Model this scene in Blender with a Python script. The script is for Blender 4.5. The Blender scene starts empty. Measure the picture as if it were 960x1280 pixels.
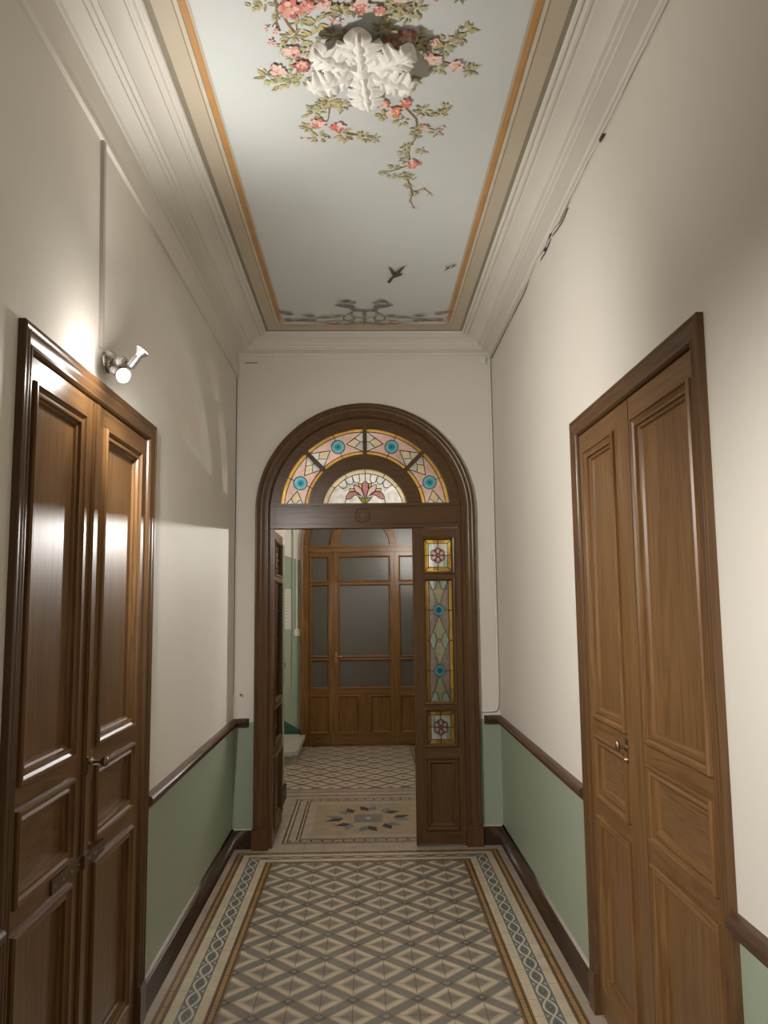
import bpy, bmesh, math, random
from mathutils import Vector, Matrix
random.seed(7)
PI = math.pi
scene = bpy.context.scene
COL = scene.collection

# ------------------------------------------------------------------ materials
MATS = {}
def s2l(c):
    return c/12.92 if c <= .04045 else ((c+.055)/1.055)**2.4
def nodes(name):
    m = bpy.data.materials.new(name); m.use_nodes = True
    nt = m.node_tree
    return m, nt, nt.nodes, nt.links, nt.nodes['Principled BSDF']
def plain(name, col, rough=.5, metal=0, var=.08, scale=12, bump=0, bscale=60, spec=.5, coat=0):
    m, nt, N, L, b = nodes(name)
    b.inputs['Roughness'].default_value = rough
    b.inputs['Metallic'].default_value = metal
    b.inputs['Specular IOR Level'].default_value = spec
    b.inputs['Coat Weight'].default_value = coat
    tc = N.new('ShaderNodeTexCoord')
    n = N.new('ShaderNodeTexNoise'); n.inputs['Scale'].default_value = scale; n.inputs['Detail'].default_value = 6
    L.new(tc.outputs['Object'], n.inputs['Vector'])
    r = N.new('ShaderNodeValToRGB')
    r.color_ramp.elements[0].position = .25; r.color_ramp.elements[1].position = .75
    r.color_ramp.elements[0].color = tuple(c*(1-var) for c in col)+(1,)
    r.color_ramp.elements[1].color = tuple(min(1, c*(1+var)) for c in col)+(1,)
    L.new(n.outputs['Fac'], r.inputs['Fac']); L.new(r.outputs['Color'], b.inputs['Base Color'])
    if bump:
        n2 = N.new('ShaderNodeTexNoise'); n2.inputs['Scale'].default_value = bscale; n2.inputs['Detail'].default_value = 4
        L.new(tc.outputs['Object'], n2.inputs['Vector'])
        bp = N.new('ShaderNodeBump'); bp.inputs['Strength'].default_value = bump; bp.inputs['Distance'].default_value = .004
        L.new(n2.outputs['Fac'], bp.inputs['Height']); L.new(bp.outputs['Normal'], b.inputs['Normal'])
    MATS[name] = m; return m
def wood(name, dark, light, axis='z', rough=.33, coat=.05, figure=1.0):
    m, nt, N, L, b = nodes(name)
    b.inputs['Roughness'].default_value = rough
    b.inputs['Coat Weight'].default_value = coat; b.inputs['Coat Roughness'].default_value = .22
    b.inputs['Specular IOR Level'].default_value = .28
    tc = N.new('ShaderNodeTexCoord'); mp = N.new('ShaderNodeMapping')
    sc = {'x': (.55, 9, 9), 'y': (9, .55, 9), 'z': (9, 9, .55)}[axis]
    mp.inputs['Scale'].default_value = sc
    L.new(tc.outputs['Object'], mp.inputs['Vector'])
    n = N.new('ShaderNodeTexNoise'); n.inputs['Scale'].default_value = 1.6; n.inputs['Detail'].default_value = 3; n.inputs['Distortion'].default_value = 1.4*figure
    L.new(mp.outputs['Vector'], n.inputs['Vector'])
    mu = N.new('ShaderNodeMath'); mu.operation = 'MULTIPLY'; mu.inputs[1].default_value = 9*figure
    L.new(n.outputs['Fac'], mu.inputs[0])
    fr = N.new('ShaderNodeMath'); fr.operation = 'PINGPONG'; fr.inputs[1].default_value = 1
    L.new(mu.outputs[0], fr.inputs[0])
    n2 = N.new('ShaderNodeTexNoise'); n2.inputs['Scale'].default_value = 14; n2.inputs['Detail'].default_value = 5
    L.new(mp.outputs['Vector'], n2.inputs['Vector'])
    mx = N.new('ShaderNodeMath'); mx.operation = 'MULTIPLY_ADD'; mx.inputs[1].default_value = .42
    L.new(fr.outputs[0], mx.inputs[0])
    m2 = N.new('ShaderNodeMath'); m2.operation = 'MULTIPLY'; m2.inputs[1].default_value = .58
    L.new(n2.outputs['Fac'], m2.inputs[0]); L.new(m2.outputs[0], mx.inputs[2])
    r = N.new('ShaderNodeValToRGB')
    r.color_ramp.elements[0].position = .2; r.color_ramp.elements[1].position = .75
    r.color_ramp.elements[0].color = tuple(dark)+(1,); r.color_ramp.elements[1].color = tuple(light)+(1,)
    L.new(mx.outputs[0], r.inputs['Fac']); L.new(r.outputs['Color'], b.inputs['Base Color'])
    bp = N.new('ShaderNodeBump'); bp.inputs['Strength'].default_value = .12; bp.inputs['Distance'].default_value = .002
    L.new(mx.outputs[0], bp.inputs['Height']); L.new(bp.outputs['Normal'], b.inputs['Normal'])
    MATS[name] = m; return m
def glass(name, col, clear=.55, var=.12):
    m, nt, N, L, b = nodes(name)
    out = N['Material Output']
    tc = N.new('ShaderNodeTexCoord'); n = N.new('ShaderNodeTexNoise'); n.inputs['Scale'].default_value = 26; n.inputs['Detail'].default_value = 4
    L.new(tc.outputs['Object'], n.inputs['Vector'])
    r = N.new('ShaderNodeValToRGB')
    r.color_ramp.elements[0].position = .3; r.color_ramp.elements[1].position = .7
    r.color_ramp.elements[0].color = tuple(c*(1-var) for c in col)+(1,)
    r.color_ramp.elements[1].color = tuple(min(1, c*(1+var)) for c in col)+(1,)
    L.new(n.outputs['Fac'], r.inputs['Fac'])
    tl = N.new('ShaderNodeBsdfTranslucent'); tp = N.new('ShaderNodeBsdfTransparent'); gl = N.new('ShaderNodeBsdfGlossy')
    gl.inputs['Roughness'].default_value = .15
    df = N.new('ShaderNodeBsdfDiffuse')
    for x in (tl, tp, df): L.new(r.outputs['Color'], x.inputs['Color'])
    a = N.new('ShaderNodeMixShader'); a.inputs[0].default_value = .30
    L.new(tl.outputs[0], a.inputs[1]); L.new(df.outputs[0], a.inputs[2])
    c = N.new('ShaderNodeMixShader'); c.inputs[0].default_value = clear
    L.new(a.outputs[0], c.inputs[1]); L.new(tp.outputs[0], c.inputs[2])
    d = N.new('ShaderNodeMixShader'); d.inputs[0].default_value = .04
    L.new(c.outputs[0], d.inputs[1]); L.new(gl.outputs[0], d.inputs[2])
    L.new(d.outputs[0], out.inputs['Surface'])
    MATS[name] = m; return m
def emit(name, col, strength):
    m, nt, N, L, b = nodes(name)
    b.inputs['Base Color'].default_value = (.9, .9, .9, 1)
    b.inputs['Emission Color'].default_value = tuple(col)+(1,); b.inputs['Emission Strength'].default_value = strength
    MATS[name] = m; return m

plain('wall_paint', (.74, .695, .625), .55, var=.025, scale=1.2, bump=.06, bscale=25)
plain('lit_patch_paint', (.77, .705, .635), .55, var=.02, scale=1.2, bump=.05, bscale=25)  # wall paint with the lamplit patch's lightness in its colour; no surface uses it
plain('white_paint', (.78, .74, .68), .5, var=.02, scale=2)
plain('cornice_paint', (.72, .685, .62), .5, var=.03, scale=3)
plain('green_paint', (.33, .385, .285), .42, var=.03, scale=1.5, bump=.05, bscale=25)
plain('dark_green_paint', (.02, .10, .07), .4, var=.05)
plain('plaster', (.86, .845, .80), .6, var=.03, scale=20)
plain('mural_ground', (.65, .675, .665), .6, var=.035, scale=2.2)
plain('mural_beige', (.55, .475, .36), .6, var=.04, scale=3)
plain('mural_khaki', (.28, .245, .185), .6, var=.06)
plain('mural_orange', (.52, .27, .09), .6, var=.10)
plain('mural_line', (.36, .27, .17), .6)
plain('mural_cream', (.62, .56, .44), .6)
for i, c in enumerate([(.47, .40, .19), (.53, .41, .20), (.39, .40, .20), (.50, .50, .30), (.24, .21, .14), (.60, .50, .24), (.42, .36, .17)]):
    plain('leaf_paint_%d' % i, c, .6, var=.15, scale=30)
plain('petal_light', (.84, .62, .55), .6, var=.12, scale=30)
plain('petal_pink', (.74, .37, .33), .6, var=.15, scale=30)
plain('petal_red', (.72, .22, .17), .6, var=.15, scale=30)
plain('petal_orange', (.80, .26, .12), .6, var=.15, scale=30)
plain('petal_heart', (.75, .50, .15), .6, var=.15)
plain('petal_deep', (.50, .14, .12), .6, var=.15)
plain('stem_paint', (.27, .17, .08), .6)
plain('bird_paint', (.085, .06, .03), .6)
plain('scroll_blue', (.22, .20, .21), .6)
plain('scroll_brown', (.30, .21, .12), .6)
plain('scroll_red', (.42, .19, .14), .6)
plain('scroll_olive', (.27, .25, .13), .6)
plain('scroll_pale', (.62, .55, .42), .6)
D0, D1 = (.125, .060, .021), (.200, .104, .040)
wood('wood_upright', D0, D1, 'z'); wood('wood_along', D0, D1, 'y'); wood('wood_across', D0, D1, 'x')
wood('wood_figured', (.115, .056, .022), (.215, .115, .05), 'y', figure=1.8)
F0, F1 = (.082, .041, .017), (.122, .063, .027)
wood('frame_upright', F0, F1, 'z', rough=.3); wood('frame_along', F0, F1, 'y', rough=.3); wood('frame_across', F0, F1, 'x', rough=.3)
wood('skirting_wood', (.028, .014, .007), (.06, .032, .017), 'y', rough=.4, coat=.1)
wood('rail_wood', (.060, .030, .017), (.105, .055, .033), 'y', rough=.42, coat=.1)
wood('oak_upright', (.110, .049, .011), (.215, .102, .027), 'z'); wood('oak_across', (.110, .049, .011), (.215, .102, .027), 'x')
plain('dim_glass', (.082, .071, .052), .35, var=.04)
plain('brass', (.40, .26, .13), .32, metal=1, var=.1)
plain('worn_metal', (.30, .22, .15), .42, metal=1, var=.15)
plain('bar_iron', (.10, .052, .024), .45, var=.15)
plain('chrome', (.62, .60, .57), .16, metal=1, var=.05)
plain('satin_metal', (.45, .45, .46), .3, metal=1, var=.05)
plain('lead', (.035, .03, .025), .5, metal=.3, var=.1)
plain('trunking', (.46, .41, .36), .5, var=.03)
plain('dark_gap', (.06, .05, .04), .8)
plain('paper', (.62, .60, .52), .7, var=.03)
plain('ink', (.32, .31, .27), .8)
plain('switch_plastic', (.75, .73, .67), .4)
plain('marble', (.52, .50, .43), .35, var=.12, scale=8)
emit('bulb_glow', (1, .96, .88), 30)
def tile(name, c, rough=.34): plain(name, c, rough, var=.13, scale=9, spec=.42)
tile('tile_stone', (.36, .30, .235)); tile('tile_cream', (.50, .415, .30)); tile('tile_beige', (.385, .315, .235))
tile('tile_taupe', (.205, .172, .138)); tile('tile_grey', (.185, .175, .145)); tile('tile_dark', (.085, .078, .062))
tile('tile_blue', (.135, .15, .15)); tile('tile_rust', (.095, .046, .018)); tile('tile_tick', (.36, .225, .10))
tile('tile_tan', (.33, .255, .165)); tile('tile_black', (.05, .038, .032)); tile('tile_slate', (.16, .175, .20)); tile('tile_joint', (.24, .20, .155))
glass('glass_pink', (.82, .58, .53)); glass('glass_amber', (.92, .56, .13)); glass('glass_cream', (.84, .72, .47))
glass('glass_white', (.80, .82, .77), .6); glass('glass_aqua', (.20, .55, .62)); glass('glass_blue', (.02, .16, .25)); glass('glass_midblue', (.05, .34, .45))
glass('glass_rose', (.62, .31, .31), .6); glass('glass_green', (.34, .37, .05)); glass('glass_mint', (.52, .68, .58), .7); glass('glass_mauve', (.44, .37, .35), .7)
glass('glass_straw', (.60, .60, .38), .7); glass('glass_gold', (.70, .44, .08), .75); glass('glass_pale', (.73, .715, .655), .4, .2); glass('glass_buff', (.88, .74, .45))

# ------------------------------------------------------------------ builder
class MB:
    def __init__(s): s.v = []; s.f = []; s.m = []; s.mats = []
    def mi(s, m):
        if m not in s.mats: s.mats.append(m)
        return s.mats.index(m)
    def face(s, pts, m):
        b = len(s.v); s.v += [tuple(p) for p in pts]
        s.f.append(tuple(range(b, b+len(pts)))); s.m.append(s.mi(m))
    def grid(s, rows, m, closeu=False, closev=False):
        b = len(s.v); nr, nc = len(rows), len(rows[0])
        for r in rows: s.v += [tuple(p) for p in r]
        k = s.mi(m)
        for i in range(nr if closeu else nr-1):
            for j in range(nc if closev else nc-1):
                i2, j2 = (i+1) % nr, (j+1) % nc
                s.f.append((b+i*nc+j, b+i*nc+j2, b+i2*nc+j2, b+i2*nc+j)); s.m.append(k)
    def box(s, a, c, m, P=None):
        x0, y0, z0 = a; x1, y1, z1 = c
        P = P or (lambda x, y, z: (x, y, z))
        q = [P(x, y, z) for x in (x0, x1) for y in (y0, y1) for z in (z0, z1)]
        b = len(s.v); s.v += q; k = s.mi(m)
        for f in ((0, 1, 3, 2), (4, 6, 7, 5), (0, 4, 5, 1), (2, 3, 7, 6), (0, 2, 6, 4), (1, 5, 7, 3)):
            s.f.append(tuple(b+i for i in f)); s.m.append(k)
    def prism(s, poly, h0, h1, m, P):          # poly in (u,v)
        a = [P(u, v, h0) for u, v in poly]; c = [P(u, v, h1) for u, v in poly]
        s.face(a[::-1], m); s.face(c, m)
        n = len(poly)
        for i in range(n):
            j = (i+1) % n; s.face([a[i], a[j], c[j], c[i]], m)
    def tube(s, path, r, m, n=10, caps=True):
        path = [Vector(p) for p in path]; rows = []
        up = Vector((.13, .31, .94)).normalized()
        for i, p in enumerate(path):
            d = (path[min(i+1, len(path)-1)]-path[max(i-1, 0)]).normalized()
            a = d.cross(up)
            if a.length < 1e-3: a = d.cross(Vector((1, 0, 0)))
            a.normalize(); b = a.cross(d).normalized(); rr = r[i] if isinstance(r, (list, tuple)) else r
            rows.append([p+a*rr*math.cos(t*2*PI/n)+b*rr*math.sin(t*2*PI/n) for t in range(n)])
        s.grid(rows, m, closev=True)
        if caps: s.face(rows[0][::-1], m); s.face(rows[-1], m)
    def lathe(s, o, axis, prof, m, n=24):     # prof: (dist along axis, radius)
        o = Vector(o); ax = Vector(axis).normalized()
        a = ax.cross(Vector((.2, .5, .8))).normalized(); b = ax.cross(a)
        rows = [[o+ax*d+(a*math.cos(t*2*PI/n)+b*math.sin(t*2*PI/n))*r for t in range(n)] for d, r in prof]
        s.grid(rows, m, closev=True)
        if prof[0][1] > 1e-4: s.face(rows[0][::-1], m)
        if prof[-1][1] > 1e-4: s.face(rows[-1], m)
    def build(s, name, parent=None, origin=None, smooth=None, loc=None, merge=True):
        root = parent
        while root is not None and root.parent: root = root.parent
        if root is not None: o0 = Vector(root.location)
        elif origin is not None: o0 = Vector(origin)
        else:
            xs, ys, zs = zip(*s.v); o0 = Vector(((min(xs)+max(xs))/2, (min(ys)+max(ys))/2, min(zs)))
        me = bpy.data.meshes.new(name)
        me.from_pydata([(x-o0.x, y-o0.y, z-o0.z) for x, y, z in s.v], [], s.f)
        for mm in s.mats: me.materials.append(MATS[mm])
        me.polygons.foreach_set('material_index', s.m)
        bm = bmesh.new(); bm.from_mesh(me)
        if merge: bmesh.ops.remove_doubles(bm, verts=bm.verts, dist=1e-5)
        bmesh.ops.recalc_face_normals(bm, faces=bm.faces)
        if smooth:
            for f in bm.faces: f.smooth = True
            for e in bm.edges:
                if len(e.link_faces) == 2 and e.calc_face_angle(0) > math.radians(smooth): e.smooth = False
        bm.to_mesh(me); bm.free()
        o = bpy.data.objects.new(name, me); COL.objects.link(o)
        if parent is not None: o.parent = parent
        else: o.location = o0
        return o
def tag(o, label=None, cat=None, group=None, kind=None):
    if label: o['label'] = label
    if cat: o['category'] = cat
    if group: o['group'] = group
    if kind: o['kind'] = kind
    return o
def empty(name, loc, label=None, cat=None, group=None, kind=None):
    o = bpy.data.objects.new(name, None); COL.objects.link(o); o.location = loc; o.empty_display_size = .1
    return tag(o, label, cat, group, kind)
def struct(o, label=None, cat=None): return tag(o, label, cat, None, 'structure')
def clip(poly, edges):
    # edges: list of (a,b,c) keep a*x+b*y<=c
    for a, b, c in edges:
        out = []; n = len(poly)
        for i in range(n):
            p, q = poly[i], poly[(i+1) % n]
            dp, dq = a*p[0]+b*p[1]-c, a*q[0]+b*q[1]-c
            if dp <= 1e-9: out.append(p)
            if (dp < -1e-9 and dq > 1e-9) or (dp > 1e-9 and dq < -1e-9):
                t = dp/(dp-dq); out.append((p[0]+t*(q[0]-p[0]), p[1]+t*(q[1]-p[1])))
        poly = out
        if len(poly) < 3: return []
    return poly
def strip(path, w):
    L_, R_ = [], []
    for i, p in enumerate(path):
        a, b = path[max(i-1, 0)], path[min(i+1, len(path)-1)]
        dx, dy = b[0]-a[0], b[1]-a[1]; l = math.hypot(dx, dy) or 1
        ww = w[i] if isinstance(w, (list, tuple)) else w
        L_.append((p[0]-dy/l*ww/2, p[1]+dx/l*ww/2)); R_.append((p[0]+dy/l*ww/2, p[1]-dx/l*ww/2))
    return [[L_[i], R_[i], R_[i+1], L_[i+1]] for i in range(len(path)-1)]

# ------------------------------------------------------------------ dimensions
WX = .90; YE = 5.494; YB = -.33; ZC = 3.446; RAILZ = .815
AX, AZ = -.003, 2.236           # arch centre
DY0, DY1, DZ = 2.088, 3.292, 2.302   # side door opening

# ------------------------------------------------------------------ side walls
def side_wall(sgn, name, lab):
    m = MB(); a, b = sgn*WX, sgn*(WX+.2); x0, x1 = min(a, b), max(a, b)
    for y0, y1 in ((YB, DY0), (DY1, YE)):
        m.box((x0, y0, 0), (x1, y1, RAILZ), 'green_paint'); m.box((x0, y0, RAILZ), (x1, y1, 3.6), 'wall_paint')
    m.box((x0, DY0, DZ), (x1, DY1, 3.6), 'wall_paint')
    return struct(m.build(name, origin=(sgn*(WX+.1), 2.5, 0), merge=False), lab, 'wall')
wl = side_wall(-1, 'wall_left', 'long cream and green wall carrying the wall spotlight')
wr = side_wall(1, 'wall_right', 'long cream and green wall across from the wall spotlight')
m = MB(); m.box((-1.1, YB-.2, 0), (1.1, YB, RAILZ), 'green_paint'); m.box((-1.1, YB-.2, RAILZ), (1.1, YB, 3.6), 'wall_paint')
struct(m.build('wall_back', merge=False), 'plain wall closing the near end of the corridor', 'wall')
# end wall with the arched opening
m = MB(); y0, y1 = YE, YE+.126; RO = .69
for xa, xb in ((-1.1, AX-RO), (AX+RO, 1.1)):
    m.box((xa, y0, 0), (xb, y1, RAILZ), 'green_paint'); m.box((xa, y0, RAILZ), (xb, y1, 3.6), 'wall_paint')
n = 40
for i in range(n):
    t0, t1 = PI-i*PI/n, PI-(i+1)*PI/n
    xa, za, xb, zb = AX+RO*math.cos(t0), AZ+RO*math.sin(t0), AX+RO*math.cos(t1), AZ+RO*math.sin(t1)
    for y in (y0, y1): m.face([(xa, y, za), (xb, y, zb), (xb, y, 3.6), (xa, y, 3.6)], 'wall_paint')
    m.face([(xa, y0, za), (xb, y0, zb), (xb, y1, zb), (xa, y1, za)], 'wall_paint')
struct(m.build('wall_end', origin=(0, YE, 0), merge=False), 'end wall pierced by the arched doorway', 'wall')
# raised flat band under the left cornice; the pale wall patch comes from the vestibule lamp
m = MB(); m.box((-.902, YB, 3.196), (-.889, YE-.004, 3.345), 'wall_paint'); m.box((-.902, YB, 3.190), (-.885, YE-.004, 3.204), 'wall_paint')
struct(m.build('trim_1'), 'flat raised plaster band below the left cornice', 'trim')

# ------------------------------------------------------------------ vestibule shell
def box_obj(name, a, c, mat, lab, cat='wall'):
    m = MB(); m.box(a, c, mat); return struct(m.build(name), lab, cat)
m = MB(); m.box((-.86, YE+.126, 0), (-.70, 6.87, 2.1), 'green_paint'); m.box((-.86, YE+.126, 2.1), (-.70, 6.87, ZC), 'white_paint')
struct(m.build('wall_vestibule_left', merge=False), 'short vestibule wall beside the open door leaf', 'wall')
m = MB(); m.box((.78, YE+.126, 0), (.95, 9.3, .815), 'green_paint'); m.box((.78, YE+.126, .815), (.95, 9.3, ZC), 'white_paint')
struct(m.build('wall_vestibule_right', merge=False), 'vestibule wall behind the stained glass sidelight', 'wall')
m = MB()
PV = lambda u, v, h: (u, 9.3-h, v)
xs = [-2.4, -.70, 1.1]
def dado(x): return 2.10-(x+.757)*.34 if x < -.6 else 2.05
m.prism([(-2.4, 0), (-.70, 0), (-.70, dado(-.70)), (-2.4, dado(-2.4))], -.15, 0, 'green_paint', PV)
m.prism([(-2.4, dado(-2.4)), (-.70, dado(-.70)), (-.70, ZC), (-2.4, ZC)], -.15, 0, 'white_paint', PV)
m.box((-.70, 9.3, 0), (1.1, 9.45, ZC), 'white_paint')
struct(m.build('wall_far', merge=False), 'far wall around the glazed inner door and stair', 'wall')
m = MB(); m.prism([(-2.3, .05), (-.757, .05), (-.757, .175), (-2.3, 1.05)], 0, .012, 'dark_green_paint', PV)
struct(m.build('trim_2'), 'dark green sloping skirting beside the marble step', 'trim')
box_obj('wall_stair_left', (-2.55, 6.87, 0), (-2.4, 9.3, ZC), 'white_paint', 'wall at the hidden end of the stair recess')
box_obj('wall_stair_near', (-2.4, 6.72, 0), (-.86, 6.87, ZC), 'white_paint', 'near wall of the stair recess')

# ------------------------------------------------------------------ ceiling
m = MB(); m.box((-1.1, YB-.2, ZC), (1.1, YE+.126, ZC+.12), 'mural_ground')
ceil = struct(m.build('ceiling', origin=(0, 2.6, ZC)), 'painted corridor ceiling', 'ceiling')
m = MB(); m.box((-2.55, YE+.126, ZC), (1.1, 9.45, ZC+.12), 'white_paint')
struct(m.build('ceiling_vestibule'), 'white ceiling of the vestibule', 'ceiling')
# painted borders
CX, CY0, CY1 = .672, -.09, 5.262
def ring(m, i0, i1, mat, z, rad=0):
    def loop(i):
        x, ya, yb = CX-i, CY0+i, CY1-i
        r = max(rad, 1e-4); pts = []
        for cx, cy, t0 in ((x-r, yb-r, 0), (-x+r, yb-r, 90), (-x+r, ya+r, 180), (x-r, ya+r, 270)):
            for k in range(7):
                t = math.radians(t0+k*15); pts.append((cx+r*math.cos(t), cy+r*math.sin(t), z))
        return pts
    m.grid([loop(i0), loop(i1)], mat, closev=True)
m = MB(); z = ZC
ring(m, -.01, .022, 'mural_khaki', z-.0010); ring(m, .022, .140, 'mural_beige', z-.0010)
ring(m, .086, .091, 'mural_line', z-.0018, .05); ring(m, .091, .104, 'mural_cream', z-.0018, .05); ring(m, .104, .109, 'mural_line', z-.0018, .05)
for sx_ in (-1, 1):
    xa, xb = sx_*(CX-.110), sx_*(CX-.130)
    m.face([(xa, CY0+.16, z-.0026), (xb, CY0+.20, z-.0026), (xb, CY1-.24, z-.0026), (xa, CY1-.17, z-.0026)], 'mural_orange')
m.build('painted_border', ceil, merge=False)
# painted flowers
ROSES=[(-0.224,2.287,0.041,1),(-0.166,2.276,0.027,1),(-0.005,2.275,0.032,2),(-0.235,2.481,0.032,0),(-0.293,2.574,0.032,0),(-0.206,2.553,0.032,2),(0.094,2.44,0.035,2),(0.145,2.403,0.03,0),(0.239,2.432,0.022,0),(0.241,2.517,0.03,0),(0.324,2.549,0.027,0),(-0.174,2.883,0.032,2),(-0.098,2.908,0.032,2),(0.117,2.811,0.035,3),(0.074,2.763,0.027,3),(0.159,2.753,0.027,2),(0.21,3.167,0.035,2),(0.239,2.906,0.019,0),(-0.278,2.388,0.014,1),(-0.299,2.436,0.014,1),(-0.307,2.374,0.011,1),(-0.092,2.333,0.014,1),(-0.072,2.344,0.011,1),(-0.25,2.989,0.011,0),(-0.222,2.989,0.011,0),(0.304,2.906,0.014,1),(-0.145,2.978,0.014,0),(0.052,2.291,0.022,1),(-0.117,2.269,0.027,0)]
LEAVES=[(-0.302,2.271,0.027),(-0.271,2.328,0.018),(-0.333,2.281,0.021),(-0.196,2.334,0.027),(-0.147,2.362,0.03),(-0.229,2.417,0.03),(-0.158,2.416,0.036),(-0.085,2.405,0.033),(-0.332,2.617,0.033),(-0.294,2.655,0.033),(-0.257,2.629,0.027),(-0.213,2.637,0.03),(-0.225,2.586,0.024),(-0.239,2.521,0.027),(-0.121,2.75,0.033),(-0.152,2.774,0.03),(-0.075,2.783,0.03),(-0.185,2.822,0.033),(-0.213,2.914,0.027),(-0.176,2.978,0.03),(-0.074,2.967,0.036),(0.005,2.977,0.027),(0.046,2.988,0.021),(0.072,2.389,0.033),(0.187,2.406,0.024),(0.285,2.439,0.03),(0.314,2.42,0.027),(0.339,2.387,0.027),(0.278,2.477,0.027),(0.264,2.566,0.027),(0.377,2.578,0.027),(0.162,2.626,0.036),(0.141,2.67,0.027),(0.075,2.836,0.027),(0.143,2.866,0.027),(0.226,2.81,0.027),(0.293,2.82,0.024),(0.314,2.785,0.024),(0.289,2.943,0.024),(0.215,2.922,0.027),(0.211,2.965,0.021),(0.177,3.049,0.024),(0.163,3.089,0.021),(0.234,3.077,0.021),(0.171,3.137,0.021),(0.13,3.198,0.024),(0.083,3.243,0.018),(0.125,3.269,0.021),(0.177,3.262,0.024),(0.209,3.275,0.021),(0.196,3.348,0.018),(0.225,3.418,0.018),(0.265,3.376,0.015),(0.301,3.418,0.015),(0.217,3.483,0.012),(0.239,3.542,0.012),(-0.03,2.285,0.03),(0.119,2.284,0.027),(0.169,2.29,0.027),(0.141,2.324,0.024),(0.075,2.311,0.027),(0.106,2.267,0.027),(-0.068,2.299,0.027),(-0.106,2.306,0.024),(0.183,2.432,0.027),(0.173,2.478,0.03),(0.221,2.47,0.024),(-0.267,2.459,0.021),(-0.179,2.481,0.021)]
STEMS=[[(-0.268,2.261),(-0.252,2.311),(-0.237,2.363),(-0.215,2.406),(-0.179,2.454),(-0.153,2.5)],[(-0.264,2.287),(-0.27,2.345),(-0.289,2.374)],[(-0.274,2.356),(-0.265,2.392)],[(-0.237,2.363),(-0.21,2.355),(-0.211,2.391)],[(-0.129,2.269),(-0.067,2.275),(0.044,2.268),(0.119,2.277),(0.181,2.283)],[(0.155,2.781),(0.205,2.86),(0.215,2.922),(0.212,2.987),(0.184,3.06),(0.196,3.149)],[(0.202,2.82),(0.265,2.845),(0.308,2.785)],[(0.214,2.907),(0.288,2.933)],[(0.197,3.18),(0.141,3.224),(0.073,3.249)],[(0.176,3.243),(0.206,3.341),(0.225,3.425),(0.213,3.483),(0.24,3.557)],[(0.224,3.411),(0.272,3.376),(0.313,3.432)],[(0.126,2.452),(0.207,2.462),(0.285,2.439),(0.345,2.387)],[(0.207,2.47),(0.266,2.529),(0.383,2.582)],[(-0.158,2.764),(-0.124,2.798),(-0.133,2.872)],[(-0.074,2.95),(-0.017,2.966),(0.053,2.988)],[(-0.093,2.292),(-0.031,2.305),(0.007,2.319)]]
# the garland carries on towards the near end as a mirrored spray
extra = [(x*-1, 4.5-y, r) for x, y, r in LEAVES if y < 2.36]
LEAVES += extra
ROSES += [(-x, 4.5-y, r, k) for x, y, r, k in ROSES if y < 2.36]
m = MB(); rnd = random.Random(3)
zc = [ZC-.0022]
def flat(poly, mat):
    zc[0] -= .0000035
    m.face([(x, y, zc[0]) for x, y in poly], mat)
def leaf_poly(x, y, l, w, a):
    pts = []
    for s, k in ((0, 0), (.15, .6), (.35, 1), (.55, .86), (.72, .62), (.88, .25), (1, 0), (.86, -.3), (.7, -.58), (.5, -.9), (.33, -1), (.14, -.55)):
        pts.append((x+l*s*math.cos(a)-w*k*math.sin(a), y+l*s*math.sin(a)+w*k*math.cos(a)))
    return pts
for st in STEMS:
    nn = len(st)
    for q in strip(st, [.009*(1-.6*i/(nn-1)) for i in range(nn)]): flat(q, 'stem_paint')
lm = ['leaf_paint_%d' % i for i in (0, 0, 1, 1, 2, 2, 3, 4, 5, 5, 6)]
for x, y, r in LEAVES:
    r *= 1.12; nl = 12 if r > .029 else (9 if r > .018 else 6)
    base = rnd.uniform(0, 2*PI)
    for k in range(nl):
        a = base+k*2*PI/nl+rnd.uniform(-.5, .5); l = r*rnd.uniform(.75, 1.25)
        d = r*rnd.uniform(.05, .60); mm = rnd.choice(lm)
        px, py = x+d*math.cos(a), y+d*math.sin(a)*1.15
        flat(leaf_poly(px, py, l*.82, l*.185, a), mm)
        if r > .02:
            flat(leaf_poly(px+.15*l*math.cos(a), py+.15*l*math.sin(a), l*.75, l*.09, a+.10), rnd.choice(['leaf_paint_5', 'leaf_paint_3', 'leaf_paint_4']))
sets = [('petal_light', 'petal_pink'), ('petal_pink', 'petal_red'), ('petal_red', 'petal_light'), ('petal_orange', 'petal_light')]
for x, y, r, k in ROSES:
    A, B = sets[k]; a0 = rnd.uniform(0, 6)
    npet = 8 if r > .018 else 3
    for rr, nn, off in ((r*1.02, npet, .60), (r*.74, npet-1, .5), (r*.45, max(2, npet-3), .4)):
        for i in range(nn):
            a = a0+i*2*PI/nn+rnd.uniform(-.25, .25); q = rr*rnd.uniform(.8, 1.1)
            pts = []
            for t in range(10):
                th = t*2*PI/10
                u = q*(off+.42*math.cos(th)); v = q*.30*math.sin(th)*(1+.25*math.cos(3*th+i))
                pts.append((x+u*math.cos(a)-v*math.sin(a), y+(u*math.sin(a)+v*math.cos(a))*1.05))
            e = rnd.random()
            flat(pts, A if e < .45 else B if e < .68 else 'petal_light' if e < .88 else 'petal_deep')
        a0 += .5
    if r > .018:
        flat([(x+r*.16*math.cos(t*PI/4), y+r*.16*math.sin(t*PI/4)) for t in range(8)], 'petal_heart')
m.build('painted_garland', ceil, merge=False)
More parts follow.
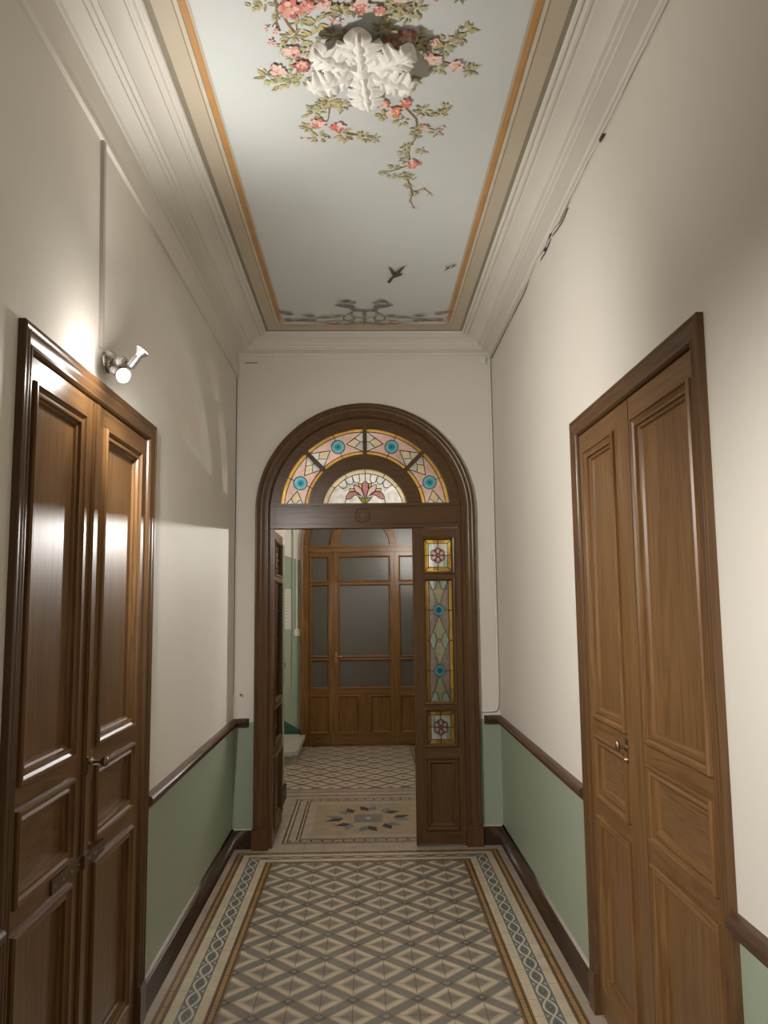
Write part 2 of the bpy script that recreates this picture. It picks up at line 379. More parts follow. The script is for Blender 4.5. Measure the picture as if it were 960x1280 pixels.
# bird and the scroll ornament at the far end
m = MB()
def bird(x, y, k):
    for pts in ([(-.044, .10), (-.030, .128), (-.010, .048), (.026, .022), (.037, .004), (.040, -.010), (.028, -.022), (.0, -.006), (-.022, .03)],
                [(-.044, -.112), (-.028, -.085), (-.010, -.04), (-.003, .0), (-.014, .022), (-.024, -.02)],
                [(.055, -.128), (.030, -.10), (.010, -.055), (-.006, -.012), (.006, .004), (.02, -.018), (.032, -.065)]):
        flat([(x+u*k, y+v*k) for u, v in pts], 'bird_paint')
bird(.177, 4.30, 1.0); bird(.462, 4.215, .30); bird(.492, 4.185, .26)
m.build('painted_birds', ceil, merge=False)
m = MB()
def fl(path, w, mat):
    for q in strip(path, w): flat(q, mat)
def arc(cx, cy, rx, ry, a0, a1, n=14): return [(cx+rx*math.cos(math.radians(a0+(a1-a0)*i/n)), cy+ry*math.sin(math.radians(a0+(a1-a0)*i/n))) for i in range(n+1)]
def blob(x, y, l, w, mat, a=0): flat(leaf_poly(x-l/2*math.cos(a), y-l/2*math.sin(a), l, w, a), mat)
for s in (-1, 1):
    X = lambda p: [(s*a, b) for a, b in p]
    for cx, cy, rx, ry, a0, a1, mat, w in ((.05, 5.03, .05, .055, 0, 300, 'scroll_olive', .011), (.10, 4.99, .035, .05, -60, 250, 'scroll_brown', .010), (.13, 5.06, .06, .035, 20, 330, 'scroll_olive', .009), (.04, 4.90, .05, .035, 120, 420, 'scroll_brown', .009), (.09, 5.08, .08, .03, 0, 180, 'scroll_red', .009)):
        fl(X(arc(cx, cy, rx, ry, a0, a1)), w, mat)
    fl(X([(.06, 4.86), (.12, 4.95), (.20, 4.985), (.28, 4.985), (.36, 5.0), (.45, 5.03), (.52, 5.0)]), .010, 'scroll_olive')
    fl(X([(.10, 5.10), (.2, 5.10), (.3, 5.055), (.40, 5.04), (.5, 5.04)]), .012, 'scroll_red')
    fl(X([(.0, 5.10), (.08, 5.12), (.2, 5.125), (.36, 5.11)]), .007, 'scroll_pale')
    for x, y, l, w, mat, a in ((.21, 5.075, .10, .022, 'scroll_red', 0), (.21, 5.06, .08, .012, 'petal_light', .1), (.26, 4.975, .10, .014, 'scroll_olive', .1), (.18, 4.95, .08, .014, 'scroll_olive', .4),
                               (.36, 4.945, .10, .017, 'scroll_brown', -.05), (.35, 5.035, .08, .015, 'scroll_olive', 0), (.41, 5.03, .09, .015, 'scroll_brown', .05), (.50, 5.035, .07, .02, 'scroll_red', .2), (.49, 4.91, .09, .02, 'scroll_brown', -.25), (.53, 4.885, .06, .016, 'scroll_red', -.3),
                               (.10, 4.79, .09, .026, 'scroll_blue', .1), (.145, 4.765, .08, .03, 'scroll_blue', -.2), (.115, 4.70, .07, .022, 'scroll_blue', .3), (.07, 4.72, .05, .016, 'scroll_olive', .2), (.08, 4.82, .07, .016, 'scroll_olive', -.8), (.13, 4.735, .035, .012, 'scroll_pale', .6), (.06, 4.855, .05, .012, 'scroll_olive', -.4)):
        blob(s*x, y, l, w, mat, a if s > 0 else PI-a)
fl([(-.08, 4.835), (-.04, 4.855), (0, 4.86), (.04, 4.855), (.08, 4.835)], .020, 'scroll_blue')
fl([(0, 4.87), (0, 5.12)], .010, 'scroll_olive')
m.build('painted_scrollwork', ceil, merge=False)

# ------------------------------------------------------------------ cornices (mitred profile ring)
CP = [(-.002, .128), (.006, .122), (.006, .105), (.018, .101), (.024, .090), (.060, .078), (.078, .077), (.080, .069), (.094, .066), (.097, .057), (.112, .055), (.114, .049),
      (.124, .040), (.140, .030), (.160, .023), (.176, .020), (.178, .013), (.184, .012), (.190, .016), (.200, .016), (.207, .010), (.214, .009), (.218, .014), (.226, .013), (.231, .008), (.233, -.004)]
def cornice(name, A, B, inw, e0, e1, lab):
    # A,B: wall line ends; inw inward normal; e0,e1: tangent offsets of the mitre (1 = mitre)
    A, B, inw = Vector(A), Vector(B), Vector(inw); t = (B-A).normalized(); rows = []
    nseg = 1
    for p, q in CP:
        a = A+inw*p+t*p*e0; b = B+inw*p-t*p*e1
        rows.append([(a.x, a.y, ZC-q), (b.x, b.y, ZC-q)])
    m = MB(); m.grid(rows, 'cornice_paint'); return struct(m.build(name, smooth=28), lab, 'cornice')
cornice('trim_3', (-WX, YB, 0), (-WX, YE, 0), (1, 0, 0), 1, 1, 'moulded plaster cornice above the wall spotlight')
cornice('trim_4', (WX, YB, 0), (WX, YE, 0), (-1, 0, 0), 1, 1, 'moulded plaster cornice with a loose cable below it')
cornice('trim_5', (-WX, YE, 0), (WX, YE, 0), (0, -1, 0), 1, 1, 'moulded plaster cornice above the arched doorway')
cornice('trim_6', (-WX, YB, 0), (WX, YB, 0), (0, 1, 0), 1, 1, 'moulded plaster cornice at the near end')

# ------------------------------------------------------------------ baseboards and chair rails
BH = .122
def run(m, prof, A, B, inw, mat, e0=0, e1=0, caps=True):
    A, B, inw = Vector(A), Vector(B), Vector(inw); t = (B-A).normalized(); ra, rb = [], []
    for p, z in prof:
        a = A+inw*p+t*p*e0; b = B+inw*p-t*p*e1
        ra.append((a.x, a.y, z)); rb.append((b.x, b.y, z))
    m.grid([ra, rb], mat)
    if caps: m.face(ra, mat); m.face(rb[::-1], mat)
BP = [(-.002, 0), (.020, 0), (.020, BH-.008), (.014, BH-.003), (-.002, BH-.003)]
BC = [(-.002, BH-.004), (.012, BH-.004), (.006, BH+.005), (-.002, BH+.006)]
RP = [(-.002, .785), (.016, .785), (.020, .792), (.020, .800), (.030, .806), (.036, .815), (.037, .826), (.030, .836), (.020, .840), (-.002, .840)]
for sgn, nm in ((-1, 'left'), (1, 'right')):
    for prof, mat, kind in ((BP, 'skirting_wood', 'base'), (RP, 'rail_wood', 'rail')):
        m = MB()
        run(m, prof, (sgn*WX, YB, 0), (sgn*WX, 2.019, 0), (-sgn, 0, 0), mat)
        run(m, prof, (sgn*WX, 3.330 if sgn < 0 else 3.355, 0), (sgn*WX, YE, 0), (-sgn, 0, 0), mat, 0, 1)
        xe = -.772 if sgn < 0 else .766
        if kind == 'rail': xe += .022*sgn
        run(m, prof, (sgn*WX, YE, 0), (xe, YE, 0), (0, -1, 0), mat, 1, .5 if kind == 'rail' else 0)
        if kind == 'base':
            run(m, BC, (sgn*WX, YB, 0), (sgn*WX, 2.019, 0), (-sgn, 0, 0), 'trunking'); run(m, BC, (sgn*WX, 3.340 if sgn < 0 else 3.356, 0), (sgn*WX, YE, 0), (-sgn, 0, 0), 'trunking', 0, 1)
            run(m, BC, (sgn*WX, YE, 0), (xe, YE, 0), (0, -1, 0), 'trunking', 1, 0)
            struct(m.build('baseboard_'+nm, smooth=30), 'dark wooden baseboard along the %s wall' % nm, 'baseboard')
        else: struct(m.build('trim_%d' % (7 if sgn < 0 else 8), smooth=40), 'dark wooden chair rail along the %s wall' % nm, 'chair rail')

# ------------------------------------------------------------------ panelled leaves
MOULD = [(0, -.016), (0, .009), (.004, .015), (.010, .015), (.013, .008), (.021, .003), (.029, .007), (.034, .006), (.036, -.004), (.043, -.007), (.047, -.015)]
def rect_loops(m, u0, u1, v0, v1, prof, P, mu, mv):
    loops = []
    for d, h in prof: loops.append([P(u0+d, v0+d, h), P(u1-d, v0+d, h), P(u1-d, v1-d, h), P(u0+d, v1-d, h)])
    for a, b in zip(loops, loops[1:]):
        for i in range(4):
            j = (i+1) % 4; m.face([a[i], a[j], b[j], b[i]], mu if i % 2 == 0 else mv)
    return loops[-1]
def leaf(parent, P, u0, u1, v0, v1, panels, wv, wh, wf=None, th=.04, hole_only=(), prof=MOULD, pname='panel', h0=0, name='door_leaf'):
    """panels: (u0,u1,v0,v1); stacked bottom to top, all sharing the stiles"""
    m = MB()
    pu0, pu1 = min(p[0] for p in panels), max(p[1] for p in panels)
    m.box((u0, v0, -th), (pu0, v1, 0), wv, P); m.box((pu1, v0, -th), (u1, v1, 0), wv, P)
    ps = sorted(panels, key=lambda p: p[2]); zs = v0
    for p in ps+[None]:
        ze = p[2] if p else v1
        m.box((pu0, zs, -th), (pu1, ze, 0), wh, P)
        if p: zs = p[3]
    lf = m.build(name, parent, merge=False)
    for i, p in enumerate(panels):
        if i in hole_only: continue
        q = MB(); last = rect_loops(q, *p[:4], prof, P, wh, wv)
        q.face(last, wf if (wf and i == 1) else wv)
        q.build(pname, lf)
    return lf
FP = [(0, -.004), (0, .019), (.003, .022), (.010, .022), (.014, .018), (.019, .017), (.023, .020), (.031, .021), (.040, .017), (.049, .012), (.054, .012), (.057, .015), (.062, .015), (.066, .010), (.068, .006), (.068, -.03)]
def architrave(parent, P, u0, u1, vt, prof, wv, wh, name='architrave'):
    m = MB(); rows = []
    for d, h in prof: rows.append([P(u0+d, 0, h), P(u0+d, vt-d, h), P(u1-d, vt-d, h), P(u1-d, 0, h)])
    for a, b in zip(rows, rows[1:]):
        for i in range(3): m.face([a[i], a[i+1], b[i+1], b[i]], wh if i == 1 else wv)
    return m.build(name, parent, smooth=35)
def side_door(sgn, name, label, mid, sp):
    P = (lambda u, v, h: (-WX+h, u, v)) if sgn < 0 else (lambda u, v, h: (WX-h, u, v))
    PL = lambda u, v, h: P(u, v, h)
    r = empty(name, (sgn*WX, 2.68, 0), label, 'door', None, 'structure')
    ue, ve = (3.325, 2.348) if sgn < 0 else (3.350, 2.360)
    architrave(r, P, 2.023, ue, ve, FP, 'frame_upright', 'frame_along')
    for a, b in ((2.019, 2.095), (ue-.072, ue+.004)):
        m = MB(); m.box((a, 0, 0), (b, .13, .026), 'frame_upright', P); m.prism([(a, .13), (b, .13), (b-.008 if a > 3 else b, .15), (a if a > 3 else a+.008, .15)], 0, .024, 'frame_upright', P)
        m.build('plinth_block', r)
    leaves = []
    for (a, b, pa, pb) in ((2.096, mid-.004, 2.121, sp[0]), (mid+.004, ue-.073, sp[1], sp[2])):
        pan = [(pa, pb, 1.141, 2.210), (pa, pb, .840, 1.081), (pa, pb, .130, .776)]
        leaves.append(leaf(r, PL, a, b, .012, ve-.073, pan, 'wood_upright', 'wood_along', 'wood_figured'))
    return r, P, PL, leaves
r, P, PL, lv = side_door(-1, 'door_1', 'tall dark panelled double door below the wall spotlight', 2.640, (2.520, 2.716, 3.150))
# astragal
m = MB(); m.box((2.596, .012, 0), (2.650, 2.268, .008), 'wood_upright', P); m.box((2.606, .012, .008), (2.640, 2.268, .012), 'wood_upright', P)
m.build('astragal', lv[0])
# handle set
m = MB(); o = P(2.655, 1.100, .006)
m.box((2.662, 1.047, 0), (2.690, 1.132, .004), 'worn_metal', P)
m.lathe(P(2.676, 1.100, .003), (1, 0, 0), [(0, .014), (.005, .013), (.008, .006), (.030, .005), (.033, .009), (.040, .015), (.048, .0165), (.055, .012), (.058, .003)], 'worn_metal')
tag(m.build('door_knob', lv[1], smooth=40), 'worn brass knob')
m = MB(); m.box((2.611, 1.072, .012), (2.635, 1.125, .016), 'worn_metal', P); m.lathe(P(2.623, 1.109, .014), (1, 0, 0), [(0, .009), (.008, .008), (.011, .004), (.011, 0)], 'worn_metal')
tag(m.build('keyhole_plate', lv[0], smooth=40), 'small brass keyhole plate')
m = MB(); m.box((2.370, .790, 0), (2.606, .833, .008), 'bar_iron', P); m.box((2.596, .792, .008), (2.785, .831, .020), 'bar_iron', P)
bar = tag(m.build('locking_bar', lv[0]), 'flat dark iron bar screwed across both leaves')
for y in (2.393, 2.455, 2.520, 2.58, 2.64, 2.695, 2.755):
    q = MB(); h = .008 if y < 2.59 else .020
    q.lathe(P(y, .808, h), (1, 0, 0), [(0, .006), (.002, .005), (.003, .001)], 'worn_metal', 10); q.build('screw', bar)
r, P, PL, lv = side_door(1, 'door_2', 'tall brown panelled double door across from the wall spotlight', 2.655, (2.612, 2.810, 3.195))
m = MB(); m.box((2.800, 1.042, 0), (2.828, 1.122, .004), 'worn_metal', P)
m.lathe(P(2.814, 1.095, .002), (-1, 0, 0), [(0, .011), (.005, .010), (.008, .005), (.030, .0045), (.031, .0045)], 'worn_metal')
m.lathe(P(2.814, 1.080, .034), (0, 0, 1), [(0, .003), (.004, .007), (.014, .009), (.028, .009), (.036, .006), (.039, .002)], 'worn_metal')
tag(m.build('door_knob', lv[1], smooth=40), 'small oval metal knob')
m = MB(); m.lathe(P(2.814, 1.053, .002), (-1, 0, 0), [(0, .010), (.008, .009), (.012, .005), (.012, 0)], 'worn_metal')
tag(m.build('keyhole_plate', lv[1], smooth=40), 'round metal keyhole cover')

# ------------------------------------------------------------------ stained glass
def inpoly(p, poly):
    x, y = p; c = False; n = len(poly); j = n-1
    for i in range(n):
        xi, yi = poly[i]; xj, yj = poly[j]
        if (yi > y) != (yj > y) and x < (xj-xi)*(y-yi)/(yj-yi)+xi: c = not c
        j = i
    return c
def pane(parent, P, box, inside, color, lines, cell=.003, lw=.0055, th=.0025):
    u0, u1, v0, v1 = box; m = MB()
    nu, nv = int(math.ceil((u1-u0)/cell)), int(math.ceil((v1-v0)/cell)); du, dv = (u1-u0)/nu, (v1-v0)/nv
    idx = {}
    def vid(i, j):
        k = (i, j)
        if k not in idx: idx[k] = len(m.v); m.v.append(P(u0+i*du, v0+j*dv, 0))
        return idx[k]
    for i in range(nu):
        for j in range(nv):
            c = (u0+(i+.5)*du, v0+(j+.5)*dv)
            if inside and not inside(*c): continue
            m.f.append((vid(i, j), vid(i+1, j), vid(i+1, j+1), vid(i, j+1))); m.m.append(m.mi(color(*c)))
    g = m.build('stained_glass', parent, merge=False)
    q = MB()
    for ln in lines:
        for seg in strip(ln, lw):
            q.prism(seg, -th, th, 'lead', P)
    if lines: q.build('lead_came', g, merge=False)
    return g
def circ(cx, cy, r, n=24, ry=None): return [(cx+r*math.cos(t*2*PI/n), cy+(ry or r)*math.sin(t*2*PI/n)) for t in range(n+1)]

d3 = empty('door_3', (AX, YE, 0), 'arched wooden screen with stained glass fanlight and open leaf', 'door', None, 'structure')
PE = lambda u, v, h: (u, YE-h, v)
# architrave following the arch
AP = [(0, -.004), (0, .046), (.004, .050), (.012, .050), (.017, .043), (.024, .041), (.030, .045), (.044, .046), (.056, .040), (.066, .033), (.072, .033), (.077, .037), (.086, .037), (.092, .030), (.098, .022), (.100, .012), (.100, -.11)]
m = MB(); rows = []
for d, h in AP:
    R = .7555-d; row = [PE(AX-R, 0, h)]
    for k in range(49):
        t = PI-k*PI/48; row.append(PE(AX+R*math.cos(t), AZ+R*math.sin(t), h))
    row.append(PE(AX+R, 0, h)); rows.append(row)
m.grid(rows, 'frame_upright'); m.build('architrave', d3, smooth=32)
for a, b in ((AX-.763, AX-.655), (AX+.655, AX+.763)):
    m = MB(); m.box((a, 0, -.01), (b, .125, .056), 'frame_upright', PE); m.prism([(a, .125), (b, .125), (b-.006, .14), (a+.006, .14)], -.01, .050, 'frame_upright', PE)
    m.build('plinth_block', d3)
# jamb linings + transom
m = MB()
m.box((AX-.656, 0, -.11), (AX-.634, 2.115, .012), 'frame_upright', PE); m.box((AX+.655, 0, -.11), (AX+.662, 2.115, .012), 'frame_upright', PE)
m.build('jamb', d3, merge=False)
m = MB(); m.box((AX-.656, 2.118, -.075), (AX+.656, 2.287, .018), 'frame_across', PE)
for z0, z1, h in ((2.118, 2.130, .026), (2.146, 2.154, .024), (2.254, 2.262, .024), (2.270, 2.288, .032)):
    m.box((AX-.655, z0, .010), (AX+.655, z1, h), 'frame_across', PE)
for ua, ub in ((AX-.630, AX-.622), (AX+.622, AX+.630)): m.box((ua, 2.150, .010), (ub, 2.258, .024), 'frame_across', PE)
tr = m.build('transom', d3, merge=False)
m = MB()
m.lathe(PE(AX-.02, 2.203, .016), (0, -1, 0), [(0, .056), (.004, .056), (.0055, .050), (.003, .045), (.003, .034), (.0045, .031), (.0045, .024), (.003, .021), (.003, .001)], 'frame_across', 32)
m.build('turned_boss', tr, smooth=12)
# fanlight frame
def arc_solid(m, R0, R1, h0, h1, mat, a0=2, a1=178, n=48):
    A = [math.radians(a0+(a1-a0)*i/n) for i in range(n+1)]
    rows = [[PE(AX+R*math.cos(t), AZ+R*math.sin(t), h) for t in A] for R, h in ((R0, h0), (R0, h1), (R1, h1), (R1, h0))]
    m.grid(rows, mat, closeu=True)
m = MB()
arc_solid(m, .590, .66, -.06, .004, 'frame_across'); arc_solid(m, .596, .612, -.06, .010, 'frame_across')
arc_solid(m, .296, .400, -.06, .006, 'frame_across'); arc_solid(m, .302, .318, -.06, .012, 'frame_across'); arc_solid(m, .378, .394, -.06, .012, 'frame_across')
for deg in (45.5, 90, 134.5):
    t = math.radians(deg); c, s = math.cos(t), math.sin(t)
    def PR(u, v, h, c=c, s=s): return (AX+u*c-v*s, YE-h, AZ+u*s+v*c)
    m.box((.390, -.0145, -.06), (.602, .0145, .008), 'frame_across', PR)
fan = m.build('fanlight_frame', d3, smooth=32, merge=False)
GZ = 2.2865
PG = lambda u, v, h: (u, YE+.028-h, v)
# ring panes
def ring_pane(a0, a1):
    R0, R1 = .398, .593
    def UV(a, r): t = math.radians(a0+(a1-a0)*a); R = R0+(R1-R0)*r; return (AX+R*math.cos(t), AZ+R*math.sin(t))
    def inv(u, v):
        R = math.hypot(u-AX, v-AZ); t = math.degrees(math.atan2(v-AZ, u-AX)); return (t-a0)/(a1-a0), (R-R0)/(R1-R0)
    cu, cv = UV(.5, .5)
    # usable angle range shrinks at the transom
    def tri(sgn):
        f = lambda a: a if sgn < 0 else 1-a
        ap = UV(f(.33), .5); k1, k2, k3 = UV(f(.165), .33), UV(f(.055), .5), UV(f(.165), .67)
        b0, b1 = UV(f(0.0), .14), UV(f(0.0), .86); bm_ = UV(f(0.0), .5)
        return ap, k1, k2, k3, b0, b1, bm_
    T = [tri(-1), tri(1)]
    def inside(u, v):
        a, r_ = inv(u, v); return 0 <= a <= 1 and 0 <= r_ <= 1 and v > GZ
    def color(u, v):
        a, r_ = inv(u, v)
        if r_ > .86 or r_ < .14: return 'glass_amber'
        d = math.hypot(u-cu, v-cv)
        if d < .047: return 'glass_blue' if d < .009 else ('glass_midblue' if d < .024 else 'glass_aqua')
        for ap, k1, k2, k3, b0, b1, bm_ in T:
            if inpoly((u, v), [ap, k1, k2, k3]): return 'glass_cream'
            if inpoly((u, v), [ap, b0, b1]): return 'glass_white'
        return 'glass_pink'
    def arcl(r_, x0=0, x1=1): return [UV(x0+(x1-x0)*i/16, r_) for i in range(17)]
    lines = [arcl(.86), arcl(.14), circ(cu, cv, .047), [UV(.5, .86), UV(.5, 1)], [UV(.5, 0), UV(.5, .14)], [UV(.5, .14), UV(.5, .27)], [UV(.5, .73), UV(.5, .86)]]
    for ap, k1, k2, k3, b0, b1, bm_ in T:
        lines += [[ap, b0], [ap, b1], [k1, k2, k3], [k2, bm_]]
    lines = [l for l in lines]
    us = [UV(a/20, r_)[0] for a in range(21) for r_ in (0, 1)]; vs = [UV(a/20, r_)[1] for a in range(21) for r_ in (0, 1)]
    pane(fan, PG, (min(us), max(us), max(GZ, min(vs)), max(vs)), inside, color, lines)
ring_pane(4, 44.3); ring_pane(46.7, 88.6); ring_pane(91.4, 133.3); ring_pane(135.7, 176)
# lunette with the lily
S = .0006225   # metres per unit of the traced flower, origin below
def Lp(x, y): return (AX+(x-445)*S, GZ+(470-y)*S)
lily = [([(410, 240), (430, 215), (447, 203), (465, 220), (488, 255), (488, 285), (470, 340), (455, 395), (437, 395), (425, 340), (412, 290)], 'glass_rose')]
for s in (1, -1):
    X = lambda pts: [Lp(445+s*(x-445), y) for x, y in pts]
    lily.append((None, X([(318, 245), (350, 255), (395, 285), (415, 320), (435, 390), (420, 390), (385, 360), (345, 340), (322, 290)]), 'glass_pink'))
    lily.append((None, X([(228, 405), (232, 375), (255, 340), (295, 325), (340, 325), (375, 345), (392, 372), (360, 365), (320, 370), (295, 395), (265, 412), (240, 412)]), 'glass_rose'))
    lily.append((None, X([(445, 405), (400, 395), (360, 378), (375, 395), (400, 430), (425, 455), (445, 462)]), 'glass_green'))
    lily.append((None, X([(372, 232), (410, 235), (412, 285), (395, 285), (375, 268)]), 'glass_amber'))
    lily.append((None, X([(268, 290), (318, 290), (330, 320), (290, 322), (265, 325)]), 'glass_amber'))
lily2 = []
for it in lily:
    if len(it) == 2: lily2.append(([Lp(*p) for p in it[0]], it[1]))
    else: lily2.append((it[1], it[2]))
def lun_in(u, v): return math.hypot(u-AX, v-AZ) < .297 and v > GZ
RI = .268
def lun_col(u, v):
    R = math.hypot(u-AX, v-AZ)
    if R > RI: return 'glass_buff'
    for poly, mm in lily2:
        if inpoly((u, v), poly): return mm
    a = math.degrees(math.atan2(v-AZ, u-AX))
    if R > .195 and 45 < a < 135: return 'glass_white'
    return 'glass_pale'
def AR(R, a): return (AX+R*math.cos(math.radians(a)), AZ+R*math.sin(math.radians(a)))
ln = [[AR(RI, 11+(158)*i/40) for i in range(41)]]
for a in (38, 62, 90, 118, 142): ln.append([AR(RI, a), AR(.297, a)])
for a0, a1, rr in ((45, 58, .215), (58, 70, .213), (70, 81, .205), (99, 110, .205), (110, 122, .213), (122, 135, .215)):
    ln.append([AR(RI, a0), AR(rr+.02, a0+1)]); ln.append([AR(RI, a1), AR(rr+.02, a1)])
    ln.append([AR(rr+.02-.018*math.sin(PI*i/8), a0+(a1-a0)*i/8) for i in range(9)])
ln.append([AR(RI, 90), Lp(447, 203)])
for poly, mm in lily2: ln.append(poly+[poly[0]])
for s in (1, -1): ln.append([Lp(445+s*(222-445), 470), Lp(445+s*(222-445), 430), Lp(445+s*(230-445), 405)])
pane(fan, PG, (AX-.297, AX+.297, GZ, AZ+.297), lun_in, lun_col, ln, lw=.005)

# leaf glazing patterns, drawn in a unit frame width w
def square_pane(parent, P, u0, u1, v0, v1, cell=.003):
    w, h = u1-u0, v1-v0; cu, cv = (u0+u1)/2, (v0+v1)/2; b = .145*w
    pet = [(cu+.155*w*math.cos(PI/2+k*PI/3), cv+.155*w*math.sin(PI/2+k*PI/3)) for k in range(6)]
    def color(u, v):
        if u < u0+b or u > u1-b or v < v0+b or v > v1-b: return 'glass_gold'
        if math.hypot(u-cu, v-cv) < .05*w: return 'glass_gold'
        for x, y in pet:
            if math.hypot(u-x, v-y) < .125*w: return 'glass_rose' if math.hypot(u-x, v-y) > .05*w else 'glass_pink'
        if math.hypot(u-cu, v-cv) < .16*w: return 'glass_rose'
        return 'glass_mint' if (u-cu)*(v-cv) < 0 and abs(u-cu) > .2*w else 'glass_white'
    i0, i1, j0, j1 = u0+b, u1-b, v0+b, v1-b
    lines = [[(i0, j0), (i1, j0), (i1, j1), (i0, j1), (i0, j0)]]
    for a, c in (((u0, v0), (i0, j0)), ((u1, v0), (i1, j0)), ((u1, v1), (i1, j1)), ((u0, v1), (i0, j1)), ((cu, v0), (cu, cv-.27*w)), ((cu, v1), (cu, cv+.27*w)), ((u0, cv), (cu-.25*w, cv)), ((u1, cv), (cu+.25*w, cv))): lines.append([a, c])
    for k in range(6):
        x, y = pet[k]; a0 = PI/2+k*PI/3
        lines.append([(x+.125*w*math.cos(a0+t), y+.125*w*math.sin(a0+t)) for t in [(-1.75+3.5*i/10) for i in range(11)]])
        a = a0+PI/6; lines.append([(cu+.05*w*math.cos(a), cv+.05*w*math.sin(a)), (cu+.19*w*math.cos(a), cv+.19*w*math.sin(a))])
    lines.append(circ(cu, cv, .05*w, 12))
    return pane(parent, P, (u0, u1, v0, v1), None, color, lines, cell, lw=.0055)
def tall_pane(parent, P, u0, u1, v0, v1, cell=.003):
    w = u1-u0; cu = (u0+u1)/2; b = .14*w; hh = v1-v0
    z = lambda t: v0+t*hh
    c1, c2, rr = z(.752), z(.25), .20*w
    hw = w/2-b
    dia = [(cu, c1-rr), (cu+hw, z(.50)), (cu, c2+rr), (cu-hw, z(.50))]
    vt = [(cu-hw, v1), (cu+hw, v1), (cu, c1+rr)]; vb = [(cu-hw, v0), (cu+hw, v0), (cu, c2-rr)]
    er, ey = hw*.72, hh*.085
    lens = [(cu-hw, z(.50)), (cu+hw, z(.50))]; lt = [(cu-hw*.55, v1), (cu+hw*.55, v1)]; lb = [(cu-hw*.55, v0), (cu+hw*.55, v0)]
    def color(u, v):
        if u < u0+b or u > u1-b: return 'glass_gold'
        for c in (c1, c2):
            d = math.hypot(u-cu, v-c)
            if d < rr: return 'glass_blue' if d < rr*.42 else ('glass_midblue' if d < rr*.7 else 'glass_aqua')
        if inpoly((u, v), dia):
            for x, y in lens:
                if ((u-x)/er)**2+((v-y)/ey)**2 < 1: return 'glass_mint'
            return 'glass_straw'
        for tri_, ls in ((vt, lt), (vb, lb)):
            if inpoly((u, v), tri_):
                for x, y in ls:
                    if ((u-x)/(hw*.42))**2+((v-y)/(hh*.075))**2 < 1: return 'glass_mint'
                return 'glass_straw'
        return 'glass_mauve'
    L1 = [[(u0+b, v0), (u0+b, v1)], [(u1-b, v0), (u1-b, v1)], circ(cu, c1, rr), circ(cu, c2, rr), dia+[dia[0]], [vt[0], vt[2], vt[1]], [vb[0], vb[2], vb[1]], circ(cu, z(.5), .05*w, 12, .012)]
    for c in (c1, c2, z(.5)):
        L1 += [[(u0, c), (cu-(rr if c != z(.5) else hw), c)], [(cu+(rr if c != z(.5) else hw), c), (u1, c)]]
    for s in (-1, 1):
        L1.append([(cu+s*(hw-er*math.cos(math.radians(a))), z(.5)+ey*math.sin(math.radians(a))) for a in range(-62, 63, 10)])
        for vv, sg in ((v1, -1), (v0, 1)):
            L1.append([(cu+s*(hw*.55-hw*.42*math.cos(math.radians(a))), vv+sg*hh*.075*math.sin(math.radians(a))) for a in range(0, 131, 10)])
    return pane(parent, P, (u0, u1, v0, v1), None, color, L1, cell, lw=.0055)
GM = [(0, -.014), (0, .008), (.005, .012), (.012, .010), (.018, .002), (.022, -.012)]
def screen_leaf(P, u0, u1, g0, g1, wv, wh, nm):
    pan = [(g0-.02, g1+.02, 1.795, 2.052), (g0-.02, g1+.02, .918, 1.770), (g0-.02, g1+.02, .638, .892), (g0-.02, g1+.02, .100, .572)]
    lf = leaf(d3, P, u0, u1, .012, 2.110, pan, wv, wh, hole_only=(0, 1, 2), th=.038, name=nm)
    PQ = lambda u, v, h: P(u, v, h-.018)
    m = MB()
    for p in pan[:3]:
        rect_loops(m, *p, GM, P, wh, wv)
        rect_loops(m, *p, [(a, -.038-h) for a, h in GM], P, wh, wv)
    m.build('glazing_bead', lf)
    square_pane(lf, PQ, g0, g1, 1.815, 2.032); tall_pane(lf, PQ, g0, g1, .938, 1.750); square_pane(lf, PQ, g0, g1, .658, .872)
    return lf
PS = lambda u, v, h: (u, 5.472-h, v)
sl = screen_leaf(PS, .325, AX+.654, .402, .588, 'frame_upright', 'frame_across', 'fixed_leaf')
m = MB(); m.box((.318, .012, -.012), (.340, 2.110, .008), 'frame_upright', PS); m.build('rebate_strip', sl)
tag(sl, 'closed narrow leaf with three stained glass panes')
PO = lambda u, v, h: (-.640+h, u, v)
ol = screen_leaf(PO, 5.505, 6.115, 5.60, 6.02, 'frame_upright', 'frame_along', 'open_leaf')
tag(ol, 'wider leaf swung back into the vestibule')

# ------------------------------------------------------------------ glazed inner door
d4 = empty('door_4', (-.03, 9.3, 0), 'warm oak glazed inner door with frosted panes beyond the arch', 'door', None, 'structure')
PD = lambda u, v, h: (u, 9.3-h, v)
CXD = -.028; ZD = 2.27
m = MB()
prof = [(0, 0), (0, .085), (.012, .09), (.03, .085), (.045, .072), (.085, .07), (.092, .062), (.100, .05), (.105, .03), (.105, 0)]
rows = []
for d, h in prof:
    R = .729-d; row = [PD(CXD-R, 0, h)]+[PD(CXD+R*math.cos(PI-k*PI/32), ZD+R*math.sin(PI-k*PI/32), h) for k in range(33)]+[PD(CXD+R, 0, h)]
    rows.append(row)
m.grid(rows, 'oak_upright'); m.build('door_frame', d4, smooth=32)
m = MB(); m.box((CXD-.64, 2.196, 0), (CXD+.64, 2.268, .075), 'oak_across', PD); m.box((CXD-.64, 2.25, .06), (CXD+.64, 2.272, .09), 'oak_across', PD)
m.build('transom', d4, merge=False)
m = MB()
def arc_d(R0, R1, h0, h1):
    A = [math.pi*i/32 for i in range(33)]
    m.grid([[PD(CXD+R*math.cos(t), ZD+R*math.sin(t), h) for t in A] for R, h in ((R0, h0), (R0, h1), (R1, h1), (R1, h0))], 'oak_across', closeu=True)
